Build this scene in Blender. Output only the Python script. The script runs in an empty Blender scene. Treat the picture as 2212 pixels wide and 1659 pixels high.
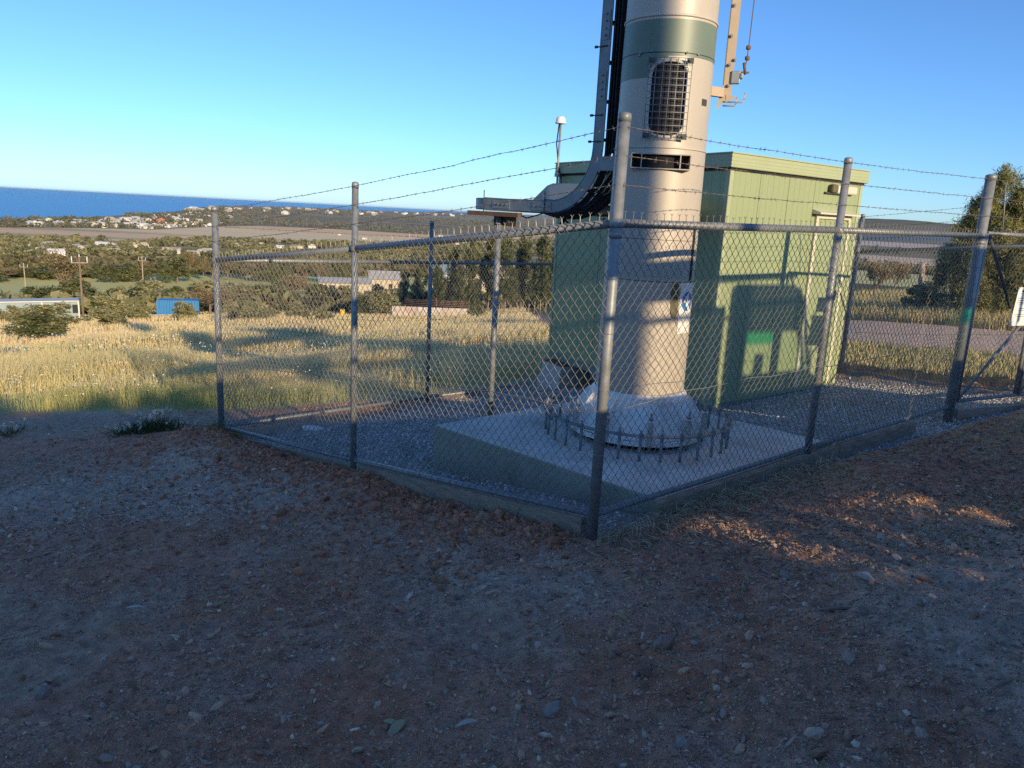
import bpy, bmesh, math, random
import numpy as np
from mathutils import Vector, Matrix

# ------------------------------------------------------------------ camera, world, sun, exposure
S = bpy.context.scene
COL = S.collection
R = math.radians
PITCH, ROLL = R(12.5), R(3.0)
EYE = np.array([0.0, 0.0, 1.75])
FW = np.array([0, math.cos(PITCH), -math.sin(PITCH)])
_r0 = np.array([1.0, 0, 0]); _u0 = np.cross(_r0, FW)
RT = math.cos(ROLL)*_r0 + math.sin(ROLL)*_u0
UP = -math.sin(ROLL)*_r0 + math.cos(ROLL)*_u0
cam = bpy.data.cameras.new('camera'); cam_o = bpy.data.objects.new('camera', cam); COL.objects.link(cam_o)
cam.sensor_width = 36; cam.lens = 36*1662/2212
cam.clip_start = 0.05; cam.clip_end = 200000
cam_o.matrix_world = Matrix(((RT[0], UP[0], -FW[0], EYE[0]), (RT[1], UP[1], -FW[1], EYE[1]), (RT[2], UP[2], -FW[2], EYE[2]), (0, 0, 0, 1)))
S.camera = cam_o

SUN_AZ, SUN_EL = R(148), R(14.5)
W = bpy.data.worlds.new('World'); S.world = W; W.use_nodes = True
wn = W.node_tree; wn.nodes.clear()
sky = wn.nodes.new('ShaderNodeTexSky'); sky.sky_type = 'NISHITA'; sky.sun_disc = False
sky.sun_elevation = SUN_EL; sky.sun_rotation = SUN_AZ
sky.altitude = 0; sky.air_density = 0.8; sky.dust_density = 0.3; sky.ozone_density = 6.0
bg = wn.nodes.new('ShaderNodeBackground'); bg.inputs[1].default_value = 0.15
wo = wn.nodes.new('ShaderNodeOutputWorld')
wn.links.new(sky.outputs[0], bg.inputs[0]); wn.links.new(bg.outputs[0], wo.inputs[0])
sun = bpy.data.lights.new('sun', 'SUN'); sun.energy = 4.2; sun.angle = R(0.53); sun.color = (1.0, 0.76, 0.46)
sun_o = bpy.data.objects.new('sun', sun); COL.objects.link(sun_o)
SD = Vector((math.sin(SUN_AZ)*math.cos(SUN_EL), math.cos(SUN_AZ)*math.cos(SUN_EL), math.sin(SUN_EL)))
sun_o.rotation_euler = SD.to_track_quat('Z', 'Y').to_euler()
S.view_settings.view_transform = 'Standard'; S.view_settings.look = 'None'
S.view_settings.exposure = 0.48; S.view_settings.gamma = 1.0
try:
    S.cycles.max_bounces = 6; S.cycles.transparent_max_bounces = 12; S.cycles.use_denoising = False
    S.cycles.volume_bounces = 0
except Exception: pass

# ------------------------------------------------------------------ helpers: camera rays on the terrain
def ray(x, y):
    d = FW + RT*(x-1106)/1662 - UP*(y-829.5)/1662
    return d/np.linalg.norm(d)
def sp(v, k=1.0):                                     # softplus
    v = np.asarray(v, float)
    return np.where(v*k > 30, v, np.log1p(np.exp(np.clip(v*k, -60, 30)))/k)
def sst(a, b, v):
    t = np.clip((np.asarray(v, float)-a)/(b-a), 0, 1); return t*t*(3-2*t)
rngn = np.random.RandomState(5)
_NG = rngn.rand(64, 64)
def vnoise(x, y):                                     # tiling value noise
    x = np.asarray(x, float); y = np.asarray(y, float)
    xi = np.floor(x).astype(int); yi = np.floor(y).astype(int); fx = x-xi; fy = y-yi
    fx = fx*fx*(3-2*fx); fy = fy*fy*(3-2*fy)
    g = lambda a, b: _NG[a % 64, b % 64]
    return (g(xi, yi)*(1-fx)+g(xi+1, yi)*fx)*(1-fy)+(g(xi, yi+1)*(1-fx)+g(xi+1, yi+1)*fx)*fy
def fbm(x, y, o=4):
    a, s, n = .5, 0, 0
    for i in range(o):
        s = s+a*vnoise(x*2**i+17*i, y*2**i+31*i); n += a; a *= .5
    return s/n
SEA = -70.0
Fp, Lp, Mp, Pp, Rp, Bp, Qp, Kp, Dp = (.557, 4.563), (-3.14, 8.055), (-1.334, 6.333), (2.521, 6.244), (4.713, 8.075), (2.2, 15.4), (-1.207, 10.716), (5.02, 11.63), (6.72, 9.15)
def plane(x, y): return -.08+.083*(x-.557)-.0838*(y-4.563)
QUAD = np.array([Fp, Dp, Bp, Lp])
def inside_compound(x, y, m=0.0):
    x = np.asarray(x, float); y = np.asarray(y, float); r = np.full(x.shape, 1e9)
    for i in range(4):
        a, b = QUAD[i], QUAD[(i+1) % 4]; t = b-a; n = np.array([-t[1], t[0]])/np.hypot(*t)
        r = np.minimum(r, (x-a[0])*n[0]+(y-a[1])*n[1])
    return r-m                                        # >0 inside
def coast_y(x):                                       # shoreline: sea beyond it
    return 0
def terrain(x, y, detail=True):
    x = np.asarray(x, float); y = np.asarray(y, float)
    d = np.hypot(x, y); s = -.7*x+.71*y
    az = np.arctan2(x, np.maximum(y, .01))
    xs = 40*np.tanh(x/40)
    wr = sst(.22, .45, az)                            # level ground on the right of the compound
    yb = np.maximum(y, -25); yb = yb-wr*.55*sp(yb-12, 1.0)
    h = -.19+.083*(np.where(x > 0, xs, x)-.557)-.0838*(yb-4.563)-(.038-.024*sst(-.05, -.5, az))*sp(s-8, .3)*(1-wr)
    h = h-wr*.17*sp(d-34, .25)
    plain = -38-27*sst(150, 1900, d)
    rise = sst(.25, .6, az)*sst(4000, 14000, d)*0
    h = np.log(np.exp(np.clip((h-plain)/4, -40, 40))+1)*4+plain
    if detail:
        near = 1-sst(10, 22, d)
        ic = inside_compound(x, y)
        out = sst(.12, -.05, ic)
        # mound of loose earth outside the left fence, and rough ground
        tx, ty = -.727, .687
        al = (x-Fp[0])*tx+(y-Fp[1])*ty; ac = (x-Fp[0])*(-.687)+(y-Fp[1])*(-.727)
        m = np.exp(-((al-4.2)/1.6)**2)*np.exp(-((ac-.55)/.55)**2)*.13 + np.exp(-((al-4.9)/.5)**2)*np.exp(-((ac-.2)/.4)**2)*.10
        rough = (fbm(x*1.3, y*1.3, 3)-.5)*.10+(fbm(x*5+9, y*5, 3)-.5)*.07+(fbm(x*17+5, y*17, 3)-.5)*.04
        h = h+out*(m+near*rough*.9)+(1-out)*(-.06)
        h = h+(1-near)*(1-sst(300, 900, d))*(fbm(x*.12, y*.12, 3)-.5)*.5*sst(10, 30, d)
    # land dips under the sea past the shore
    return h
def pix(x, y, z=None):
    d = ray(x, y)
    if z is not None:
        return EYE+d*(z-EYE[2])/d[2]
    t = np.geomspace(1, 30000, 6000); P = EYE+d*t[:, None]
    below = np.nonzero(P[:, 2] < terrain(P[:, 0], P[:, 1], False))[0]
    i = below[0] if len(below) else 5999
    return P[i]
def at(x, y, Y):
    d = ray(x, y); return EYE+d*(Y/d[1])

# ------------------------------------------------------------------ helpers: objects
def tag(o, label=None, cat=None, group=None, kind=None):
    if label: o['label'] = label
    if cat: o['category'] = cat
    if group: o['group'] = group
    if kind: o['kind'] = kind
    return o
def empty(name, loc, label=None, cat=None, group=None):
    o = bpy.data.objects.new(name, None); o.empty_display_size = .2; COL.objects.link(o); o.location = loc
    return tag(o, label, cat, group)
def wloc(o):
    v = Vector((0, 0, 0))
    while o: v += o.location; o = o.parent
    return v
def link(name, me, m, parent=None, loc=None):
    o = bpy.data.objects.new(name, me); COL.objects.link(o)
    if m and not me.materials: me.materials.append(m)
    if parent: o.parent = parent
    if loc is not None: o.location = loc
    return o
def copy_tree(o, parent=None):
    c = o.copy(); COL.objects.link(c); c.parent = parent
    for ch in list(o.children): copy_tree(ch, c)
    return c
def np_mesh(name, V, Fc, n, smooth=False, color=None):
    """V (N,3), Fc (M,n) index array"""
    me = bpy.data.meshes.new(name); V = np.asarray(V, np.float32); Fc = np.asarray(Fc, np.int32)
    me.vertices.add(len(V)); me.vertices.foreach_set('co', V.ravel())
    me.loops.add(Fc.size); me.loops.foreach_set('vertex_index', Fc.ravel())
    me.polygons.add(len(Fc)); me.polygons.foreach_set('loop_start', np.arange(0, Fc.size, n, dtype=np.int32))
    me.polygons.foreach_set('use_smooth', np.full(len(Fc), smooth))
    if color is not None:
        ca = me.color_attributes.new('Col', 'FLOAT_COLOR', 'POINT')
        c4 = np.ones((len(V), 4), np.float32); c4[:, :3] = color; ca.data.foreach_set('color', c4.ravel())
    me.update(calc_edges=True); return me
class MB:
    def __init__(s): s.v = []; s.f = []; s.sm = []
    def add(s, V, Fs, smooth=False):
        k = len(s.v); s.v += [tuple(map(float, p)) for p in V]
        s.f += [tuple(i+k for i in f) for f in Fs]; s.sm += [smooth]*len(Fs); return s
    def box(s, c, a, b, h, bev=0.0):
        """box centred at c with half-axis vectors a, b, h"""
        c, a, b, h = (np.array(t, float) for t in (c, a, b, h))
        if bev <= 0:
            V = [c+i*a+j*b+k*h for k in (-1, 1) for j in (-1, 1) for i in (-1, 1)]
            return s.add(V, [(0, 2, 3, 1), (4, 5, 7, 6), (0, 1, 5, 4), (2, 6, 7, 3), (0, 4, 6, 2), (1, 3, 7, 5)])
        la, lb, lh = (np.linalg.norm(t) for t in (a, b, h))
        bm = bmesh.new(); bmesh.ops.create_cube(bm, size=2)
        for v in bm.verts: v.co = Vector((v.co.x*la, v.co.y*lb, v.co.z*lh))
        bmesh.ops.bevel(bm, geom=bm.edges[:], offset=bev, segments=2, affect='EDGES', profile=.5)
        M = np.array([a/la, b/lb, h/lh])
        bm.verts.index_update()
        V = [c+np.array(v.co)@M for v in bm.verts]; Fs = [[v.index for v in f.verts] for f in bm.faces]
        bm.free(); return s.add(V, Fs)
    def abox(s, x0, x1, y0, y1, z0, z1, bev=0.0):
        return s.box(((x0+x1)/2, (y0+y1)/2, (z0+z1)/2), ((x1-x0)/2, 0, 0), (0, (y1-y0)/2, 0), (0, 0, (z1-z0)/2), bev)
    def tube(s, pts, r, n=8, cap=True, smooth=True):
        P = np.array(pts, float); m = len(P); rr = np.broadcast_to(np.asarray(r, float), (m,))
        T = np.gradient(P, axis=0) if m > 2 else np.array([P[1]-P[0]]*2)
        T /= np.linalg.norm(T, axis=1)[:, None]+1e-12
        ref = np.array([0, 0, 1.0]) if abs(T[0][2]) < .9 else np.array([1.0, 0, 0])
        V = []
        for i in range(m):
            u = np.cross(T[i], ref); u /= np.linalg.norm(u)+1e-12; w = np.cross(T[i], u); ref = -w if False else ref
            if np.linalg.norm(np.cross(T[i], ref)) < .2:
                ref = np.array([1.0, 0, 0]) if abs(T[i][0]) < .8 else np.array([0, 1.0, 0])
                u = np.cross(T[i], ref); u /= np.linalg.norm(u); w = np.cross(T[i], u)
            for k in range(n):
                a = 2*math.pi*k/n; V.append(P[i]+rr[i]*(math.cos(a)*u+math.sin(a)*w))
        Fs = [(i*n+k, i*n+(k+1) % n, (i+1)*n+(k+1) % n, (i+1)*n+k) for i in range(m-1) for k in range(n)]
        s.add(V, Fs, smooth)
        if cap:
            k0 = len(s.v)-m*n
            s.f.append(tuple(k0+k for k in reversed(range(n)))); s.sm.append(False)
            s.f.append(tuple(k0+(m-1)*n+k for k in range(n))); s.sm.append(False)
        return s
    def lathe(s, c, prof, n=48, smooth=True, a0=0.0, cap=True):
        """prof: list of (r, z) from the bottom up, about a vertical axis through c"""
        V = [(c[0]+r*math.cos(a0+2*math.pi*k/n), c[1]+r*math.sin(a0+2*math.pi*k/n), c[2]+z) for r, z in prof for k in range(n)]
        Fs = [(i*n+k, i*n+(k+1) % n, (i+1)*n+(k+1) % n, (i+1)*n+k) for i in range(len(prof)-1) for k in range(n)]
        k0 = len(s.v); s.add(V, Fs, smooth)
        if cap:
            s.f.append(tuple(k0+k for k in reversed(range(n)))); s.sm.append(False)
            s.f.append(tuple(k0+(len(prof)-1)*n+k for k in range(n))); s.sm.append(False)
        return s
    def prism(s, poly, ext):
        """extrude the 3-D polygon poly along vector ext"""
        P = [np.array(p, float) for p in poly]; e = np.array(ext, float); n = len(P)
        return s.add(P+[p+e for p in P], [tuple(reversed(range(n))), tuple(range(n, 2*n))]+[(i, (i+1) % n, n+(i+1) % n, n+i) for i in range(n)])
    def build(s, name, m, parent=None, label=None, cat=None, group=None, kind=None):
        o_ = np.array(wloc(parent)) if parent else np.zeros(3)
        me = bpy.data.meshes.new(name); me.from_pydata([tuple(np.array(v)-o_) for v in s.v], [], s.f)
        me.polygons.foreach_set('use_smooth', s.sm); me.update()
        bm = bmesh.new(); bm.from_mesh(me); bmesh.ops.recalc_face_normals(bm, faces=bm.faces[:]); bm.to_mesh(me); bm.free()
        return tag(link(name, me, m, parent), label, cat, group, kind)

# ------------------------------------------------------------------ materials
def mat(name, col, rough=.7, metal=0.0, var=.15, scale=6.0, bump=0.0, bscale=40.0, attr=False, col2=None, thr=None, transl=0.0, spec=.5, stretch=None):
    m = bpy.data.materials.new(name); m.use_nodes = True; nt = m.node_tree; N = nt.nodes; Lk = nt.links
    b = N['Principled BSDF']; b.inputs['Roughness'].default_value = rough; b.inputs['Metallic'].default_value = metal
    b.inputs['Specular IOR Level'].default_value = spec
    tc = N.new('ShaderNodeTexCoord'); src = tc.outputs['Object']
    if stretch:
        mp = N.new('ShaderNodeMapping'); mp.inputs['Scale'].default_value = stretch; Lk.new(src, mp.inputs[0]); src = mp.outputs[0]
    n1 = N.new('ShaderNodeTexNoise'); n1.inputs['Scale'].default_value = scale; n1.inputs['Detail'].default_value = 6; n1.inputs['Roughness'].default_value = .65
    Lk.new(src, n1.inputs['Vector'])
    if attr:
        at_ = N.new('ShaderNodeVertexColor'); at_.layer_name = 'Col'; base = at_.outputs['Color']
    else:
        rgb = N.new('ShaderNodeRGB'); rgb.outputs[0].default_value = (*col, 1); base = rgb.outputs[0]
    if col2 is not None:
        n2 = N.new('ShaderNodeTexNoise'); n2.inputs['Scale'].default_value = scale*.45; n2.inputs['Detail'].default_value = 8; n2.inputs['Roughness'].default_value = .7
        Lk.new(src, n2.inputs['Vector'])
        rp = N.new('ShaderNodeValToRGB'); t0, t1 = thr or (.45, .62); rp.color_ramp.elements[0].position = t0; rp.color_ramp.elements[1].position = t1
        Lk.new(n2.outputs['Fac'], rp.inputs[0])
        mx2 = N.new('ShaderNodeMixRGB'); Lk.new(rp.outputs[0], mx2.inputs[0]); Lk.new(base, mx2.inputs[1]); mx2.inputs[2].default_value = (*col2, 1); base = mx2.outputs[0]
    mr = N.new('ShaderNodeMapRange'); mr.inputs[1].default_value = .25; mr.inputs[2].default_value = .75; mr.inputs[3].default_value = 1-var; mr.inputs[4].default_value = 1+var
    Lk.new(n1.outputs['Fac'], mr.inputs[0])
    mul = N.new('ShaderNodeMixRGB'); mul.blend_type = 'MULTIPLY'; mul.inputs[0].default_value = 1
    Lk.new(base, mul.inputs[1]); Lk.new(mr.outputs[0], mul.inputs[2]); Lk.new(mul.outputs[0], b.inputs['Base Color'])
    if bump > 0:
        nb = N.new('ShaderNodeTexNoise'); nb.inputs['Scale'].default_value = bscale; nb.inputs['Detail'].default_value = 8; nb.inputs['Roughness'].default_value = .7
        Lk.new(src, nb.inputs['Vector'])
        bp = N.new('ShaderNodeBump'); bp.inputs['Strength'].default_value = 1; bp.inputs['Distance'].default_value = bump
        Lk.new(nb.outputs['Fac'], bp.inputs['Height']); Lk.new(bp.outputs[0], b.inputs['Normal'])
    if transl > 0:
        tr = N.new('ShaderNodeBsdfTranslucent'); Lk.new(mul.outputs[0], tr.inputs[0]); ms = N.new('ShaderNodeMixShader'); ms.inputs[0].default_value = transl
        Lk.new(b.outputs[0], ms.inputs[1]); Lk.new(tr.outputs[0], ms.inputs[2]); Lk.new(ms.outputs[0], N['Material Output'].inputs[0])
    return m
M = {}
M['galv'] = mat('galvanised_steel', (.27, .29, .30), .5, .3, .25, 14, .0006, 60, col2=(.18, .20, .21), thr=(.42, .7))
M['wire'] = mat('galvanised_wire', (.24, .24, .225), .5, .3, .15, 20)
M['barb'] = mat('rusty_barbed_wire', (.20, .17, .15), .7, .3, .3, 15)
M['ladder'] = mat('dull_zinc', (.22, .25, .26), .5, .45, .25, 9, .0004, 50)
M['dark_steel'] = mat('dark_steel', (.07, .075, .08), .6, .3, .2)
M['black'] = mat('black_rubber', (.012, .012, .013), .55, 0, .2)
M['tower'] = mat('tower_paint', (.45, .41, .34), .42, 0, .07, 2.2, .0006, 12, col2=(.38, .35, .29), thr=(.5, .8), stretch=(1, 1, .25))
M['tower_green'] = mat('tower_green_band', (.14, .19, .145), .45, 0, .12, 3, stretch=(1, 1, .3), col2=(.22, .25, .19), thr=(.5, .75))
M['tower_rim'] = mat('weld_rim', (.50, .47, .40), .4, 0, .1)
M['white_base'] = mat('white_base_paint', (.80, .80, .78), .5, 0, .14, 7, .002, 30, col2=(.50, .49, .45), thr=(.46, .7))
M['inside'] = mat('dark_interior', (.02, .02, .022), .9, 0, .2)
M['hut'] = mat('pale_green_cladding', (.285, .35, .19), .55, 0, .06, 1.4, .0008, 5, col2=(.25, .31, .17), thr=(.5, .8), stretch=(1, 1, .2))
M['hut_trim'] = mat('pale_green_trim', (.36, .41, .24), .5, 0, .06, 3)
M['cream'] = mat('cream_frame', (.60, .57, .44), .5, 0, .08)
M['hut_base'] = mat('grey_green_skid', (.20, .25, .21), .6, 0, .15)
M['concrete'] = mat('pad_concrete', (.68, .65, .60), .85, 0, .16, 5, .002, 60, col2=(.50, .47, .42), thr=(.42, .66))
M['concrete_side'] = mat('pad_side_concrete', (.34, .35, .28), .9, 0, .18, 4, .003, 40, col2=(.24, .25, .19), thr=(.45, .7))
M['block'] = mat('pier_block_concrete', (.48, .47, .43), .85, 0, .15, 5, .002, 40)
M['rust'] = mat('rusty_steel', (.17, .10, .06), .8, .2, .3, 12, .001, 60)
M['timber'] = mat('weathered_timber', (.33, .26, .19), .85, 0, .28, 8, .003, 30, stretch=(1, 1, 6), col2=(.22, .18, .14), thr=(.45, .65))
M['paper'] = mat('white_sign', (.78, .77, .72), .5, 0, .04)
M['ink'] = mat('dark_print', (.06, .06, .065), .6)
M['teal'] = mat('teal_print', (.02, .34, .24), .5)
M['blue'] = mat('sign_blue', (.03, .16, .50), .5)
M['olive'] = mat('olive_patch', (.12, .115, .06), .7, 0, .3)
M['dome'] = mat('white_plastic', (.72, .72, .70), .4)
M['soil'] = mat('ground_surface', (.1, .1, .1), .95, 0, .45, 14, .022, 30, attr=True, spec=.1)
M['stone'] = mat('loose_stone', (.1, .1, .1), .9, 0, .25, 60, .001, 90, attr=True, spec=.25)
M['litter'] = mat('dry_litter', (.1, .1, .1), .8, 0, .2, 60, attr=True, spec=.2, transl=.15)
M['grass'] = mat('grass_blades', (.1, .1, .1), .8, 0, .15, 30, attr=True, spec=.15, transl=.35)
M['flower'] = mat('white_flower_heads', (.72, .70, .62), .8, 0, .1, transl=.3)
M['fluff'] = mat('fluffy_seed_heads', (.66, .66, .58), .9, 0, .1, transl=.35)
M['leaf_grey'] = mat('grey_green_leaves', (.1, .1, .1), .7, 0, .25, .9, attr=True, spec=.25, transl=.28)
M['bark'] = mat('tree_bark', (.20, .15, .11), .9, 0, .3, 6, .01, 12, stretch=(1, 1, .3))
M['bark_pale'] = mat('pale_gum_bark', (.42, .33, .24), .85, 0, .25, 4)
# ------------------------------------------------------------------ setting: ground, sea, hills
def band(pts, z=None):
    """boundary distance as a function of azimuth, from points on the terrain"""
    A, D = [], []
    for x, y in pts:
        p = pix(x, y, z); A.append(math.atan2(p[0], p[1])); D.append(math.hypot(p[0], p[1]))
    return lambda az: np.exp(np.interp(az, A, np.log(D)))
COAST = band([(-300, 492), (0, 478), (200, 471), (330, 463), (420, 455), (480, 447), (640, 449), (760, 454.5), (900, 459), (1000, 460), (1060, 461.5)], SEA)
PAD_FAR = band([(-300, 489), (0, 491), (200, 493), (330, 496), (470, 489), (560, 488), (700, 494), (850, 503), (950, 509), (1190, 503), (1500, 520)])
PAD_NEAR = band([(-300, 510), (0, 515), (250, 520), (470, 519), (700, 526), (900, 530), (1190, 517), (1500, 534)])
STRIP_FAR = band([(-300, 551), (0, 553), (430, 555), (700, 566), (1190, 572), (1500, 580)])
STRIP_NEAR = band([(-300, 571), (0, 573), (430, 574), (700, 582), (1190, 590), (1500, 600)])
GREEN_FAR = band([(-300, 591), (0, 592), (430, 592), (700, 596), (1190, 606), (1500, 610)])
GREEN_NEAR = band([(-300, 640), (0, 640), (430, 625), (700, 630), (1190, 640), (1500, 640)])
FIELD_FAR = band([(-300, 682), (0, 686), (430, 684), (600, 690), (800, 684), (1190, 676), (1500, 660)])
BCN = np.array([.81, .587]); BC0 = np.array(Kp)
def beyond_bc(x, y): return (x-BC0[0])*BCN[0]+(y-BC0[1])*BCN[1]
def grass_edge(x, y):                                 # >0 inside the grassy field on the left
    e = y-np.where(x < -3.5, 10.1-.13*(x+3.5), 10.1+.58*(x+3.5))-.7*(fbm(x*.8, y*.8+7, 3)-.5)
    return np.where(x > 1.2, -1, e)
def ground_color(x, y, z):
    d = np.hypot(x, y); az = np.arctan2(x, np.maximum(y, 1e-3))
    C = np.zeros((len(x), 3))
    def put(mask, col, n=None, col2=None):
        col = np.array(col)
        v = np.broadcast_to(col, (len(x), 3)).copy()
        if n is not None: v = v*(1-n[:, None])+np.array(col2)*n[:, None]
        m_ = np.clip(mask, 0, 1)[:, None]
        C[:] = C*(1-m_)+v*m_
    n1 = fbm(x*.9, y*.9, 4); n2 = fbm(x*.35+40, y*.35, 4); n3 = fbm(x*3+4, y*3, 3)
    put(np.ones(len(x)), (.52, .275, .18), sst(.48, .64, n1), (.48, .32, .225))
    put(sst(.56, .66, n2)*.8, (.54, .43, .33))                                     # grey gravel patches
    put(sst(.62, .70, fbm(x*1.7+3, y*1.7+8, 3))*.7*sst(6, 3, d), (.50, .22, .12))   # bare red clay
    litter = sst(1.0, 2.6, x)*sst(3.6, 5.0, y)
    put(litter*.75*sst(.35, .55, n3), (.50, .34, .20))
    put(sst(.55, .05, np.abs(y-9.2+.12*(x+3.5)-.5*(n1-.5))/1.6)*sst(-2.6, -3.2, x+.25*(y-8)), (.42, .31, .22))  # pale track on the left
    far = sst(-.25, .25, grass_edge(x, y))
    tan = sst(.42, .60, fbm(x*.11+3, y*.06, 4))
    put(far, (.58, .46, .25), tan, (.42, .42, .20))
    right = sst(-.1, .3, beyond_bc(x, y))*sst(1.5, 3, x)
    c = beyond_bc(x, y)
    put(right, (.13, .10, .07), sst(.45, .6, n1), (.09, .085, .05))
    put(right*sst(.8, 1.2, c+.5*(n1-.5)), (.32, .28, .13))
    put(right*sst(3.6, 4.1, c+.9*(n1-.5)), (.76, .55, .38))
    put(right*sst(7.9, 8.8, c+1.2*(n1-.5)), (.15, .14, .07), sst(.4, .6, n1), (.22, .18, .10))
    put(sst(-.02, .04, inside_compound(x, y)), (.34, .33, .31), sst(.45, .65, n3), (.26, .25, .23))
    # the country below
    k = fbm(x*.004, y*.004, 4); st = fbm(x*.0012+5, y*.012, 3)
    e = lambda B, w=.01: sst(-w, w, np.log(d/B(az)))
    put(e(FIELD_FAR, .03), (.20, .19, .085), sst(.4, .6, k), (.26, .23, .11))
    put(e(GREEN_NEAR, .02), (.72, .66, .26), sst(.35, .65, fbm(x*.01, y*.01, 3)), (.62, .60, .24))
    put(e(GREEN_FAR), (.10, .095, .05))
    put(e(STRIP_NEAR), (.66, .63, .28))
    put(e(STRIP_FAR), (.20, .20, .10), sst(.4, .6, fbm(x*.02, y*.02, 3)), (.34, .30, .15))
    put(e(PAD_NEAR), (.78, .53, .30), sst(.42, .58, fbm(x*.0012+5, y*.009, 3)), (.80, .65, .38))
    put(e(PAD_NEAR)*sst(.60, .64, fbm(x*.001+15, y*.012, 2))*.7, (.38, .36, .18))
    put(e(PAD_FAR), (.22, .21, .14), sst(.45, .6, fbm(x*.003, y*.003, 4)), (.32, .28, .19))
    put(e(lambda a: COAST(a)*.985, .004)*(az < -.028), (.55, .50, .42))
    rt = sst(.22, .32, az)*sst(80, 200, d)
    put(rt, (.14, .125, .06))
    put(rt*sst(800, 820, d), (.62, .58, .26)); put(rt*sst(1350, 1380, d), (.12, .12, .06))
    put(rt*sst(1700, 1730, d), (.64, .52, .38)); put(rt*sst(2500, 2600, d), (.17, .17, .12)); put(rt*sst(4200, 4400, d), (.58, .48, .40)); put(rt*sst(6500, 6600, d), (.16, .17, .14))
    return C
def build_ground():
    az = np.concatenate([np.arange(-180, -44, 4.0), np.arange(-44, 44.01, .22), np.arange(48, 180, 4.0)]); az = np.radians(az)
    r = [.25]
    while r[-1] < 52000:
        q = r[-1]; r.append(q*(1.16 if q < 1.8 else 1.011 if q < 9 else 1.02 if q < 40 else 1.03 if q < 300 else 1.018 if q < 8000 else 1.08))
    r = np.array(r); A, Rr = np.meshgrid(az, r); x = (Rr*np.sin(A)).ravel(); y = (Rr*np.cos(A)).ravel()
    z = terrain(x, y)
    d = np.hypot(x, y); a = np.arctan2(x, np.where(y > 0, y, 1e-3))
    z = np.where((a < -.0265) & (y > 0), z-sst(.975, 1.03, d/COAST(np.minimum(a, -.0265)))*25, z)
    z = np.where((d > 4000) & ((y < 0)), -64, z)
    V = np.stack([x, y, z], 1); na = len(az); nr = len(r)
    i = np.arange(nr-1)[:, None]*na; j = np.arange(na)[None, :]; j2 = (j+1) % na
    Fc = np.stack([i+j, i+j2, i+na+j2, i+na+j], -1).reshape(-1, 4)[:, ::-1]
    C = ground_color(x, y, z)
    k = len(V); V = np.vstack([V, [[0, 0, float(terrain(0, 0))]]]); C = np.vstack([C, C[:1]])
    me = np_mesh('ground', V, Fc, 4, True, C)
    bm = bmesh.new(); bm.from_mesh(me); bm.verts.ensure_lookup_table()
    for t in range(na):
        try: bm.faces.new((bm.verts[t], bm.verts[k], bm.verts[(t+1) % na]))
        except ValueError: pass
    bm.to_mesh(me); bm.free()
    return tag(link('ground', me, M['soil']), kind='structure')
build_ground()
def sea_material():
    m = mat('sea_water', (.09, .36, .66), .4, 0, .05, .0006, spec=.10, col2=(.12, .42, .68), thr=(.5, .8)); return m
s_ = MB(); s_.add([(-66500, 400, SEA), (4000, 400, SEA), (4000, 66500, SEA), (-66500, 66500, SEA)], [(0, 1, 2, 3)]); s_.build('sea', sea_material(), kind='structure')
# line of white surf along the beach
sv = []; 
for x in np.linspace(-250, 470, 90):
    yy = np.interp(x, [-300, 0, 200, 330, 420, 480], [492, 478, 471, 463, 455, 447])
    p = pix(x, yy, SEA); dd = np.array([p[0], p[1]]); k = 1.0+.006*math.sin(x*.3)+.004*math.sin(x*1.1)
    sv.append([dd[0]*(.992), dd[1]*(.992), SEA+.25]); sv.append([dd[0]*(1.012*k), dd[1]*(1.012*k), SEA+.25])
sv = np.array(sv); n_ = len(sv)//2
link_ = np_mesh('surf', sv, [(2*i, 2*i+1, 2*i+3, 2*i+2) for i in range(n_-1)], 4)
tag(link('surf', link_, mat('surf_foam', (.75, .78, .78), .8, var=.1)), kind='structure')
# far blue hills on the right
def ridge(x0, x1, ys, D, name, col):
    xs = np.linspace(x0, x1, 120); V = []
    for i, x in enumerate(xs):
        yy = np.interp(x, *zip(*ys))+1.6*(fbm(np.array([x*.02]), np.array([3.0]), 4)[0]-.5)*3
        p = at(x, yy, D); b = np.array([p[0], p[1], -75.0]); f = b*.86; f[2] = -66
        q = p*1.25; q[2] = -75
        V += [f, (f*.45+p*.55)*[1, 1, .8], p, q]
    n = len(xs); Fc = [(4*i+k, 4*i+4+k, 4*i+5+k, 4*i+1+k) for i in range(n-1) for k in range(3)]
    return tag(link(name, np_mesh(name, np.array(V), Fc, 4, True), mat(name+'_scrub', col, .95, 0, .2, .002)), kind='structure')
ridge(1080, 2700, [(1080, 466), (1250, 462), (1500, 468), (1800, 472), (1900, 473), (2000, 478), (2060, 484), (2200, 492), (2700, 520)], 38000, 'hills', (.12, .13, .09))
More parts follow.
